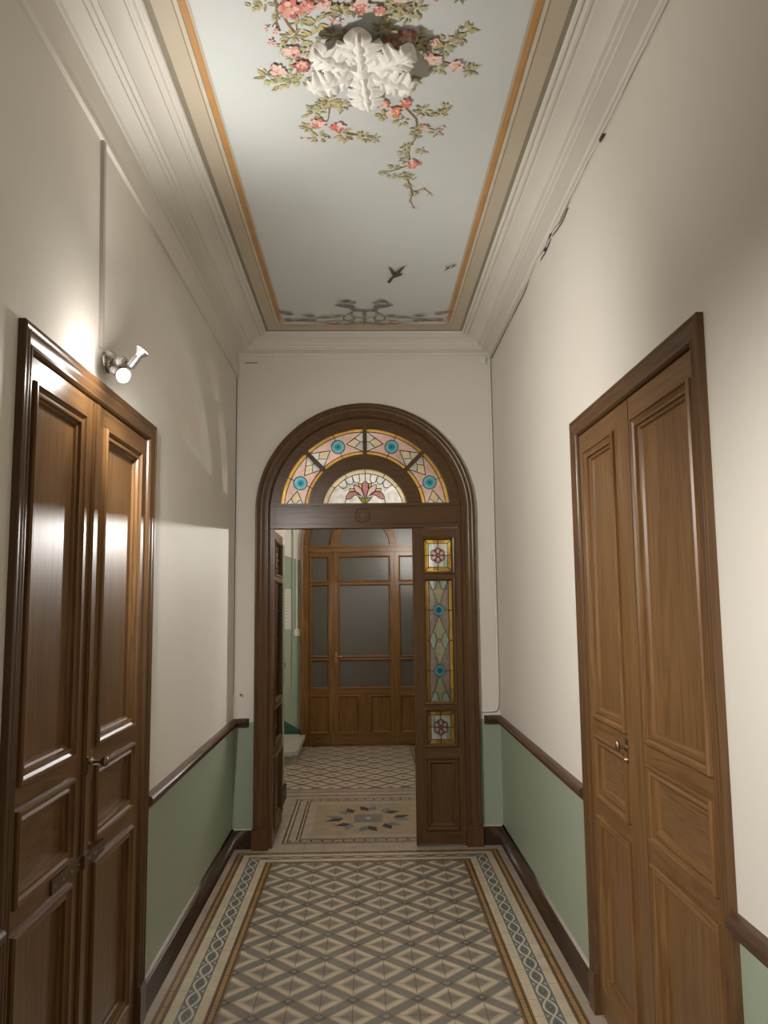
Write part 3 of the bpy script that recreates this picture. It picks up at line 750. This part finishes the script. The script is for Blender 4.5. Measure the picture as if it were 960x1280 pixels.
arc_d(.300, .385, .01, .065); arc_d(.375, .387, .01, .075)
for deg in (45, 90, 135):
    t = math.radians(deg); c, s = math.cos(t), math.sin(t)
    m.box((.38, -.016, .01), (.63, .016, .06), 'oak_across', lambda u, v, h, c=c, s=s: (CXD+u*c-v*s, 9.3-h, ZD+u*s+v*c))
ff = m.build('fanlight_frame', d4, merge=False, smooth=32)
m = MB(); m.face([PD(CXD+.63*math.cos(PI*i/32), ZD+.63*math.sin(PI*i/32), .02) for i in range(33)], 'dim_glass'); m.build('fanlight_glass', ff)
OM = [(0, -.012), (0, .006), (.005, .009), (.012, .006), (.018, -.004), (.022, -.008)]
def oak_leaf(u0, u1, g0, g1, split, nm, lab=None):
    P_ = lambda u, v, h: PD(u, v, h+.055)
    m = MB(); th = .035
    m.box((u0, .012, -th), (g0, 2.196, 0), 'oak_upright', P_); m.box((g1, .012, -th), (u1, 2.196, 0), 'oak_upright', P_)
    for a, b in ((.012, .14), (.560, .638), (2.150, 2.196)): m.box((g0, a, -th), (g1, b, 0), 'oak_across', P_)
    cols = [(g0, g1)]
    if split:
        mid = (g0+g1)/2; m.box((mid-.065, .14, -th), (mid+.065, .56, 0), 'oak_upright', P_); cols = [(g0, mid-.065), (mid+.065, g1)]
    for z in (.980, 1.836): m.box((g0, z-.012, -th), (g1, z+.012, -.008), 'oak_across', P_)
    lf = m.build(nm, d4, merge=False)
    for a, b in cols:
        q = MB(); last = rect_loops(q, a, b, .14, .56, OM, P_, 'oak_across', 'oak_upright'); q.face(last, 'oak_upright'); q.build('panel', lf)
    for a, b in ((.638, .968), (.992, 1.824), (1.848, 2.150)):
        q = MB(); last = rect_loops(q, g0, g1, a, b, OM[:-1]+[(.02, -.02)], P_, 'oak_across', 'oak_upright'); q.face(last, 'dim_glass'); q.build('frosted_pane', lf)
    return lf
oak_leaf(CXD-.626, CXD-.352, CXD-.626+.002, CXD-.402, False, 'side_panel')
oak_leaf(CXD+.352, CXD+.626, CXD+.402, CXD+.624, False, 'side_panel')
cl = oak_leaf(CXD-.350, CXD+.350, CXD-.302, CXD+.305, True, 'door_leaf')
m = MB(); m.box((CXD-.336, .93, .055), (CXD-.314, 1.05, .060), 'brass', PD)
m.tube([PD(CXD-.325, 1.005, .058), PD(CXD-.325, 1.005, .10), PD(CXD-.315, 1.004, .106), PD(CXD-.255, .998, .106)], .008, 'brass')
tag(m.build('door_handle', cl, smooth=40), 'brass lever handle')

# ------------------------------------------------------------------ floor
m = MB(); m.box((-2.55, YB-.2, -.12), (1.1, 9.45, 0), 'tile_stone')
floor = struct(m.build('floor', origin=(0, 2.5, 0)), 'patterned cement tile floor', 'floor')
Z1, Z2, Z3, Z4, Z5 = .0005, .0009, .0013, .0017, .0021
PT = .1312
def lattice(m, x0, x1, y0, y1, nx, ny, rich=True, bw=.037):
    box = [(-1, 0, -x0), (1, 0, x1), (0, -1, -y0), (0, 1, y1)]
    def put(poly, z, mat):
        p = clip(poly, box)
        if p: m.face([(x, y, z) for x, y in p], mat)
    put([(x0, y0), (x1, y0), (x1, y1), (x0, y1)], Z1, 'tile_taupe')
    i0, i1 = int((x0-nx)/PT)-2, int((x1-nx)/PT)+2; j0, j1 = int((y0-ny)/PT)-2, int((y1-ny)/PT)+2
    def dm(x, y, a, b=None): b = b or a; return [(x-a, y), (x, y-b), (x+a, y), (x, y+b)]
    for i in range(i0, i1+1):
        for j in range(j0, j1+1):
            x, y = nx+i*PT, ny+j*PT
            if (i+j) % 2 == 0:
                # node, with one greenish band half
                d = PT-.05
                if rich:
                    put([(x, y+.026), (x+.026, y), (x+PT, y+PT-.026), (x+PT-.026, y+PT)], Z2, 'tile_grey')
                    put(dm(x, y, .031), Z3, 'tile_dark'); put(dm(x, y, .0245), Z4, 'tile_taupe'); put(dm(x, y, .021), Z5, 'tile_grey' if (i % 2) else 'tile_dark')
                    put([(x+.010*math.cos(t*PI/4), y+.010*math.sin(t*PI/4)) for t in range(8)], Z5+.0004, 'tile_beige')
                    put([(x+.005*math.cos(t*PI/4), y+.005*math.sin(t*PI/4)) for t in range(8)], Z5+.0008, 'tile_dark')
                else: put(dm(x, y, .024), Z3, 'tile_dark')
            else:
                a = PT-bw
                if rich:
                    put(dm(x, y, a+.008), Z2+.0001, 'tile_beige'); put(dm(x, y, a+.005), Z3, 'tile_taupe'); put(dm(x, y, a), Z4, 'tile_cream'); put(dm(x, y, .064), Z5, 'tile_beige'); put(dm(x, y, .048), Z5+.0004, 'tile_taupe' if rich else 'tile_beige')
                    put(dm(x, y, .043), Z5+.0008, 'tile_joint')
                    for k in range(4):
                        t = k*PI/2; c, s = math.cos(t), math.sin(t)
                        put([(x, y), (x+.012*c-.008*s, y+.012*s+.008*c), (x+.040*c, y+.040*s), (x+.012*c+.008*s, y+.012*s-.008*c)], Z5+.0012, 'tile_taupe')
                    # tile joints through the diamond
                    put([(x-.0011, y-a), (x+.0011, y-a), (x+.0011, y+a), (x-.0011, y+a)], Z5+.0016, 'tile_dark')
                    put([(x-a, y-.0008), (x+a, y-.0008), (x+a, y+.0008), (x-a, y+.0008)], Z5+.0016, 'tile_taupe')
                else:
                    put(dm(x, y, a), Z3, 'tile_cream'); put(dm(x, y, .05), Z4, 'tile_beige'); put(dm(x, y, .022), Z5, 'tile_taupe')
m = MB(); lattice(m, -.597, .592, .03, 5.165, -.0675, 3.4370)
m.build('lattice_tiles', floor, merge=False)
# borders
def border(m, Q, s0, s1, box, sc=1.0):
    """Q(s,t): s along, t from the outer edge inward"""
    def put(poly, z, mat):
        p = clip([Q(s, t*sc) for s, t in poly], box)
        if p: m.face([(x, y, z) for x, y in p], mat)
    def band(t0, t1, z, mat): put([(s0, t0), (s1, t0), (s1, t1), (s0, t1)], z, mat)
    for t0 in (.0, .204):
        band(t0, t0+.047, Z1, 'tile_rust'); band(t0+.004, t0+.0055, Z2, 'tile_tick'); band(t0+.0415, t0+.043, Z2, 'tile_tick')
        n = int((s1-s0)/.0164)
        for k in range(n):
            a = s0+k*.0164
            put([(a+.0025 if k % 8 else a+.005, t0+.014), (a+.0155, t0+.014), (a+.0155, t0+.033), (a+.0025 if k % 8 else a+.005, t0+.033)], Z2, 'tile_tick')
    band(.047, .090, Z1, 'tile_cream'); band(.162, .204, Z1, 'tile_cream'); band(.090, .162, Z1, 'tile_blue')
    band(.0465, .0485, Z2, 'tile_joint'); band(.0885, .0905, Z2, 'tile_taupe'); band(.161, .163, Z2, 'tile_taupe')
    n = int((s1-s0)/PT)+1; tm = .126
    for k in range(n):
        a = s0+k*PT
        for t0, t1 in ((.049, .088), (.164, .203)): put([(a-.001, t0), (a+.001, t0), (a+.001, t1), (a-.001, t1)], Z2, 'tile_taupe')
        for ph in (0, 1):
            pts = [(a+PT*i/12, tm+(.025*math.sin(PI*i/12) if ph == 0 else -.025*math.sin(PI*i/12))) for i in range(13)]
            for q in strip(pts, .0095): put(q, Z2+.0001*ph, 'tile_cream')
        put([(a+.038, tm), (a+.0656, tm-.012), (a+.093, tm), (a+.0656, tm+.012)], Z2, 'tile_dark')
        put([(a+.050, tm), (a+.0656, tm-.006), (a+.081, tm), (a+.0656, tm+.006)], Z3, 'tile_slate')
        for sg in (-1, 1):
            put([(a-.014, tm+sg*.03), (a, tm+sg*.016), (a+.014, tm+sg*.03)], Z2, 'tile_beige')
SC = .248/.251
# mitre from (-.845,5.392) to (-.597,5.165)
mL = [(0, 1, 5.392), (-1, 0, .845+.0), ( -(5.392-5.165)/.248*-1*-1, 0, 9)]
def half(p, q, keep):
    a, b = q[1]-p[1], p[0]-q[0]; c = a*p[0]+b*p[1]
    return (a, b, c) if a*keep[0]+b*keep[1] <= c else (-a, -b, -c)
pl, ql, pr, qr = (-.845, 5.392), (-.597, 5.165), (.840, 5.392), (.592, 5.165)
for nm, Q, s0, s1, bx, sc in (('left', lambda s, t: (-.845+t, s), .0, 5.42, [half(pl, ql, (-.7, 4)), (0, 1, 5.392)], SC), ('right', lambda s, t: (.840-t, s), .0, 5.42, [half(pr, qr, (.7, 4)), (0, 1, 5.392)], SC),
                          ('far', lambda s, t: (s, 5.392-t), -.85, .85, [half(pl, ql, (0, 5.38)), half(pr, qr, (0, 5.38))], .227/.251)):
    m = MB(); border(m, Q, s0, s1, bx, sc); m.build('border_tiles', floor, merge=False)
# joints in the stone strip
m = MB()
for k in range(40):
    y = .1+k*PT
    for xa, xb in ((-.88, -.846), (.841, .88)): m.face([(xa, y, Z1), (xb, y, Z1), (xb, y+.002, Z1), (xa, y+.002, Z1)], 'tile_taupe')
for k in range(13):
    x = -.82+k*.1312; m.face([(x, 5.394, Z1), (x+.002, 5.394, Z1), (x+.002, 5.575, Z1), (x, 5.575, Z1)], 'tile_taupe')
m.face([(-.88, 5.478, Z1), (.88, 5.478, Z1), (.88, 5.480, Z1), (-.88, 5.480, Z1)], 'tile_taupe')
m.build('stone_joints', floor, merge=False)
# threshold panel with the star
m = MB()
def R2(x0, x1, y0, y1, z, mat): m.face([(x0, y0, z), (x1, y0, z), (x1, y1, z), (x0, y1, z)], mat)
R2(-.584, .584, 5.575, 6.817, Z1, 'tile_rust'); R2(-.571, .571, 5.586, 6.806, Z2, 'tile_beige'); R2(-.555, .555, 5.60, 6.79, Z3, 'tile_rust'); R2(-.544, .544, 5.609, 6.783, Z4, 'tile_stone')
R2(-.496, .496, 5.653, 6.737, Z5, 'tile_rust'); R2(-.484, .484, 5.662, 6.728, Z5+.0004, 'tile_beige'); R2(-.474, .474, 5.670, 6.717, Z5+.0008, 'tile_rust'); R2(-.463, .463, 5.680, 6.706, Z5+.0012, 'tile_stone')
for k in range(60):
    x = -.54+k*.0182
    for y0, y1 in ((5.612, 5.65), (6.742, 6.78)): R2(x, x+.013, y0, y1, Z5+.0002, 'tile_tan' if k % 4 else 'tile_rust')
R2(-.402, .402, 5.764, 6.596, Z5+.0016, 'tile_tan')
sx, sy = 0.0, 6.18
def st(r, a): return (sx+r*math.cos(a)*.96, sy+r*math.sin(a)*1.12)
for k in range(8):
    a = k*PI/4
    rx = 1.0 if k % 4 == 0 else .92
    def cv(r, l): return (sx+(r*math.cos(a)-l*math.sin(a))*rx, sy+(r*math.sin(a)+l*math.cos(a))*1.12)
    for s in (-1, 1):
        quad = [cv(.185, 0), cv(.215, s*.066), cv(.315, s*.066), cv(.265, 0)]
        dark = (k % 2 == 0) == (s > 0)
        m.face([(x, y, Z5+.002) for x, y in quad], 'tile_black' if dark else 'tile_slate')
R2(-.105, .105, 6.07, 6.29, Z5+.002, 'tile_grey'); R2(-.098, .098, 6.077, 6.283, Z5+.0024, 'tile_taupe')
for k in range(4):
    a = k*PI/2+PI/4
    pts = [(sx, sy), (sx+.05*math.cos(a-.5), sy+.05*math.sin(a-.5)), (sx+.125*math.cos(a), sy+.125*math.sin(a)), (sx+.05*math.cos(a+.5), sy+.05*math.sin(a+.5))]
    m.face([(x, y, Z5+.0028) for x, y in pts], 'tile_grey')
    a = k*PI/2
    pts = [(sx+.02*math.cos(a), sy+.02*math.sin(a)), (sx+.06*math.cos(a-.35), sy+.06*math.sin(a-.35)), (sx+.09*math.cos(a), sy+.09*math.sin(a)), (sx+.06*math.cos(a+.35), sy+.06*math.sin(a+.35))]
    m.face([(x, y, Z5+.0028) for x, y in pts], 'tile_slate')
R2(-.018, .018, 6.165, 6.195, Z5+.0032, 'tile_cream')
m.build('star_panel', floor, merge=False)
# vestibule lattice with its own edging
m = MB(); lattice(m, -.95, .470, 7.165, 9.215, -.0635, 7.470+PT, rich=False, bw=.026)
R2(-.95, .75, 6.905, 6.925, Z1, 'tile_rust'); R2(-.95, .75, 6.955, 6.985, Z1, 'tile_beige'); R2(-.95, .75, 7.03, 7.06, Z1, 'tile_taupe'); R2(-.95, .75, 7.09, 7.115, Z1, 'tile_tan'); R2(-.95, .47, 7.15, 7.168, Z2, 'tile_rust')
for x0, x1, mt in ((.470, .484, 'tile_rust'), (.505, .52, 'tile_rust'), (.535, .60, 'tile_cream'), (.62, .66, 'tile_rust')): R2(x0, x1, 7.15, 9.24, Z2, mt)
m.build('vestibule_tiles', floor, merge=False)

# ------------------------------------------------------------------ ceiling rose
cr = empty('ceiling_rose', (0, 2.540, ZC), 'white plaster acanthus rosette in the middle of the painted ceiling', 'ceiling rose')
def acanthus(ang, R, W, seed):
    m = MB(); rows = []; ns, nt = 90, 33
    ca, sa = math.cos(ang), math.sin(ang)
    for i in range(ns+1):
        s = i/ns; row = []
        w = W*(math.sin(PI*min(1, (.12+.80*s**1.2)))**.7)*(1 if s < .86 else math.sqrt(max(0, 1-((s-.86)/.14)**2)))
        for j in range(nt):
            t = -1+2*j/(nt-1); at = abs(t)
            ph = 3.6*s-.06
            notch = abs(math.cos(PI*ph))**6          # deep cuts between the lobes
            fine = .5+.5*math.cos(2*PI*ph*2)         # fingers on every lobe
            edge = 1-.46*notch-.16*fine*(1-notch)
            tt = t*edge
            ss = s+.14*at*(1-.95*s)
            r = R*(ss-.30*max(0, ss-.80)**2)
            y = tt*w
            z = .028+.044*math.sin(PI*.55*min(ss, 1.0))
            z -= .10*max(0, ss-.92)
            z -= .016*at**2*(1-.4*s)
            z += .010*math.cos(2*PI*ph)*at**.7-.006*fine*at
            z += .009*math.exp(-(t/.09)**2)*(1-.5*s)-.006*math.exp(-((at-.24)/.07)**2)
            row.append((r*ca-y*sa, 2.540+r*sa+y*ca, ZC-z))
        rows.append(row)
    m.grid(rows, 'plaster')
    o = m.build('acanthus_leaf', cr, smooth=70)
    so = o.modifiers.new('thickness', 'SOLIDIFY'); so.thickness = .010; so.offset = 0
    return o
for i, (deg, R, W) in enumerate(((-94, .212, .088), (-40, .212, .082), (14, .190, .074), (82, .170, .070), (166, .195, .078), (222, .208, .082))):
    acanthus(math.radians(deg), R, W, i)
m = MB(); m.lathe((0, 2.540, ZC), (0, 0, -1), [(0, .06), (.03, .05), (.045, .030), (.055, .018), (.060, .010), (.062, .001)], 'plaster', 24)
m.build('centre_boss', cr, smooth=60)

# ------------------------------------------------------------------ wall spotlight
sp = empty('wall_spotlight', (-WX, 2.71, 2.405), 'chrome twin spotlight on the left wall above the dark door', 'spotlight')
m = MB(); m.lathe((-WX, 2.71, 2.444), (1, 0, 0), [(0, .044), (.010, .044), (.020, .041), (.034, .030), (.040, .016), (.041, .001)], 'chrome', 32)
base = m.build('wall_plate', sp, smooth=35)
m = MB(); m.tube([(-.865, 2.71, 2.444), (-.845, 2.69, 2.43), (-.82, 2.655, 2.405), (-.80, 2.625, 2.388)], .007, 'chrome'); m.lathe((-.835, 2.665, 2.425), (.5, -.6, -.3), [(-.024, .018), (-.016, .024), (.016, .024), (.024, .018), (.025, .001)], 'chrome')
m.build('arm', sp, smooth=40)
def head(o, d, nm):
    o, d = Vector(o), Vector(d).normalized(); m = MB()
    m.lathe(o, d, [(-.052, .012), (-.050, .0145), (-.012, .0150), (-.010, .013), (-.006, .013), (.0, .016), (.014, .0255), (.018, .0262), (.019, .0245)], 'satin_metal', 24)
    b = m.build('lamp_holder', sp, smooth=35)
    q = MB(); q.lathe(o, d, [(.0165, .0245), (.019, .0235), (.0215, .012), (.022, .001)], 'bulb_glow', 24); q.build('lens', b, smooth=60)
    return o+d*.03
la = head((-.762, 2.632, 2.443), (.60, -.06, .80), 'a')
lb = head((-.803, 2.572, 2.358), (.62, -.55, -.42), 'b')
m = MB(); m.tube([(-.80, 2.625, 2.388), (-.785, 2.63, 2.402), (-.778, 2.634, 2.415)], .006, 'chrome'); m.tube([(-.80, 2.625, 2.388), (-.815, 2.60, 2.378)], .006, 'chrome')
m.build('bracket', sp, smooth=40)

# ------------------------------------------------------------------ cables and small fittings
m = MB(); m.box((-.9, -.0105, 0), (-.887, .0105, .735), 'trunking'); 
m.v = [(x, 2.645+y-(z)*.058, z+2.472) for x, y, z in m.v]
tag(m.build('cable_trunking'), 'pale grey vertical cable trunking rising from the chrome spotlight', 'cable trunking')
def wob(path, amp, rd, n=6):
    out = []
    for (a, b) in zip(path, path[1:]):
        for k in range(n):
            t = k/n; out.append(tuple(a[i]+(b[i]-a[i])*t+(rd.uniform(-amp, amp) if 0 < k else 0) for i in range(3)))
    out.append(path[-1]); return out
rd = random.Random(5)
zc_ = [(.888, YB+.02, 3.330), (.889, 2.2, 3.335), (.889, 2.75, 3.331), (.889, 3.2, 3.328), (.888, 3.42, 3.318), (.887, 3.60, 3.345), (.886, 3.72, 3.330), (.888, 3.90, 3.352), (.888, 4.15, 3.336), (.888, 4.5, 3.330), (.888, 5.0, 3.328), (.886, 5.35, 3.326), (.884, 5.470, 3.318)]
m = MB(); m.tube(wob(zc_, .0022, rd), .0065, 'cornice_paint', 8)
tag(m.build('ceiling_cable', smooth=60), 'wavy painted cable running under the right cornice', 'cable')
m = MB(); m.tube(wob([(.8975, 3.3, 3.312), (.8975, 3.4, 3.302), (.897, 3.6, 3.326), (.8975, 3.75, 3.312), (.8975, 3.95, 3.332), (.8975, 4.3, 3.318), (.8975, 5.45, 3.31)], .002, rd), .0026, 'dark_gap', 6)
for y, z, l in ((2.47, 3.335, .07), (2.78, 3.320, .06), (3.62, 3.338, .07), (3.73, 3.322, .05)):
    m.tube([(.895, y-l/2, z-.004), (.893, y-l/4, z), (.893, y+l/4, z+.002), (.895, y+l/2, z)], [.0015, .006, .006, .0015], 'dark_gap', 8)
struct(m.build('trim_9'), 'dark open crack between right wall and cornice', 'crack')
m = MB(); m.tube(wob([(.886, 5.478, 3.305), (.889, 5.482, 2.6), (.887, 5.480, 1.9), (.888, 5.481, 1.3), (.886, 5.481, .95)], .0012, rd)+[(.884, 5.481, .90), (.876, 5.482, .878), (.860, 5.484, .868), (.80, 5.487, .866), (.775, 5.487, .866)], .0065, 'white_paint', 8)
tag(m.build('corner_cable', smooth=60), 'white cable down the right corner curving above the chair rail', 'cable')
m = MB(); m.tube(wob([(-.893, 5.486, 3.19), (-.892, 5.486, 2.5), (-.893, 5.487, 1.7), (-.893, 5.487, .86)], .0008, rd), .0055, 'wall_paint', 8)
m.tube([(-.8985, 5.476, 3.185), (-.8985, 5.476, 2.0), (-.8985, 5.476, 1.0)], .0022, 'dark_gap', 6)
tag(m.build('corner_cable', smooth=60), 'thin cable in the left corner beside the wall patch lit from the vestibule', 'cable')
m = MB(); m.box((.818, 5.470, 3.280), (.858, 5.494, 3.322), 'switch_plastic'); m.box((.822, 5.466, 3.284), (.854, 5.472, 3.318), 'switch_plastic')
tag(m.build('junction_box'), 'small white junction box in the upper right corner of the arch wall', 'junction box')
m = MB(); m.box((-.845, 5.4925, 3.295), (-.755, 5.4965, 3.300), 'dark_gap')
struct(m.build('trim_10'), 'short dark scratch under the end cornice', 'scratch')
m = MB(); m.lathe((-.852, 5.494, 1.0), (0, -1, 0), [(0, .004), (.03, .004), (.031, .001)], 'worn_metal', 8); m.tube([(-.852, 5.466, 1.0), (-.845, 5.462, 1.001), (-.832, 5.462, 1.0)], .003, 'worn_metal', 6)
tag(m.build('wall_hook'), 'tiny dark hook on the arch wall above the left chair rail', 'hook')

# ------------------------------------------------------------------ vestibule things
ms = MB()
def slab(m, x0, x1, y0, y1, z0, z1, r, mat):
    pts = [(x0, y0), ]
    for k in range(7):
        t = -PI/2+k*PI/12; pts.append((x1-r+r*math.cos(t), y0+r+r*math.sin(t)))
    pts += [(x1, y1), (x0, y1)]
    m.prism(pts, z0, z1, mat, lambda u, v, h: (u, v, h))
stp = empty('marble_step', (-1.2, 8.7, 0), 'pale marble step with rounded corner at the foot of the stair', 'step')
slab(ms, -2.38, -.70, 8.16, 9.28, .095, .135, .10, 'marble'); ms.build('tread', stp)
ms = MB(); slab(ms, -2.38, -.735, 8.20, 9.28, 0, .095, .09, 'marble'); ms.build('riser', stp)
PF = lambda u, v, h: (u, 9.3-h, v)
m = MB(); m.box((-1.03, 1.312, -.002), (-.872, 1.775, .004), 'paper', PF)
nt = tag(m.build('paper_notice'), 'pale paper notice on the green wall beyond the arch', 'notice')
m = MB()
for k in range(9): m.box((-1.01, 1.40+k*.038, .004), (-.90, 1.404+k*.038, .0045), 'ink', PF)
m.build('faint_lines', nt)
m = MB(); m.tube([PF(-.855, 2.9, .011), PF(-.855, 1.8, .011), PF(-.853, .63, .011)], .010, 'green_paint', 8); m.box((-.872, .54, 0), (-.836, .64, .03), 'green_paint', PF)
tag(m.build('conduit', smooth=50), 'thin green conduit ending in a small box right of the notice', 'conduit')
m = MB(); m.box((-.812, 1.31, 0), (-.800, 3.0, .012), 'white_paint', PF)
tag(m.build('conduit'), 'slim conduit running up from the white wall switch', 'conduit')
m = MB(); m.box((-.835, 1.237, 0), (-.765, 1.312, .022), 'switch_plastic', PF)
sw = tag(m.build('light_switch'), 'white wall switch beside the inner door frame', 'switch')
m = MB(); m.box((-.825, 1.250, .022), (-.775, 1.300, .027), 'switch_plastic', PF); m.build('rocker', sw)
m = MB(); m.box((-.972, .88, 0), (-.938, .935, .02), 'dark_gap', PF)
tag(m.build('wall_socket'), 'small dark fitting low on the green wall under the notice', 'socket')
m = MB(); run(m, BP, (-.70, YE+.126, 0), (-.70, 6.87, 0), (1, 0, 0), 'skirting_wood')
struct(m.build('baseboard_vestibule_left'), 'dark baseboard of the short vestibule wall', 'baseboard')

# ------------------------------------------------------------------ lights
def spot(name, loc, aim, power, size, blend, rad=.02, col=(1, .965, .91)):
    d = bpy.data.lights.new(name, 'SPOT'); d.energy = power; d.spot_size = math.radians(size); d.spot_blend = blend
    d.shadow_soft_size = rad; d.color = col
    o = bpy.data.objects.new(name, d); COL.objects.link(o); o.location = loc
    o.rotation_euler = (Vector(aim)-Vector(loc)).to_track_quat('-Z', 'Y').to_euler(); return o
def point(name, loc, power, rad=.03, col=(1, .965, .91)):
    d = bpy.data.lights.new(name, 'POINT'); d.energy = power; d.shadow_soft_size = rad; d.color = col
    o = bpy.data.objects.new(name, d); COL.objects.link(o); o.location = loc; return o
spot('ceiling_spot', la, (.0, 2.62, ZC), 38, 130, 1.0, .022)
spot('corridor_spot', lb, (.8, 4.8, 1.5), 190, 142, 1.0, .022)
point('bulb_spill', (-.750, 2.510, 2.325), 5, .022)
spot('entrance_spot', (-.70, .25, 2.20), (.9, 1.65, 1.0), 300, 75, 1.0, .04)
spot('vestibule_spot', (.60, 6.70, 2.205), (-.9, 4.5, 1.75), 100, 62, .5, .012)
spot('vestibule_uplight', (.60, 6.70, 2.25), (.0, 7.0, ZC), 260, 112, .6, .03)
spot('vestibule_far_spot', (.60, 6.78, 2.24), (-.95, 9.3, 1.95), 70, 75, .9, .02)
spot('vestibule_wall_spot', (.58, 6.80, 2.24), (.78, 8.5, 2.3), 120, 40, 1.0, .02)
point('vestibule_spill', (.66, 6.72, 2.22), 2.5, .03)

w = bpy.data.worlds.new('World'); scene.world = w; w.use_nodes = True
w.node_tree.nodes['Background'].inputs[0].default_value = (.02, .02, .02, 1)

# ------------------------------------------------------------------ camera
cam = bpy.data.cameras.new('Camera'); co = bpy.data.objects.new('Camera', cam); COL.objects.link(co)
cam.sensor_fit = 'AUTO'; cam.sensor_width = 36; cam.lens = 995.6/1280*36; cam.clip_start = .02; cam.clip_end = 60
co.matrix_world = Matrix.Translation((0, 0, 1.6)) @ Matrix.Rotation(-.023, 4, 'Z') @ Matrix.Rotation(PI/2+.1139, 4, 'X') @ Matrix.Rotation(-.0106, 4, 'Z')
scene.camera = co
v = scene.view_settings
v.view_transform = 'Standard'; v.look = 'None'; v.exposure = 0; v.gamma = 1; v.use_curve_mapping = False
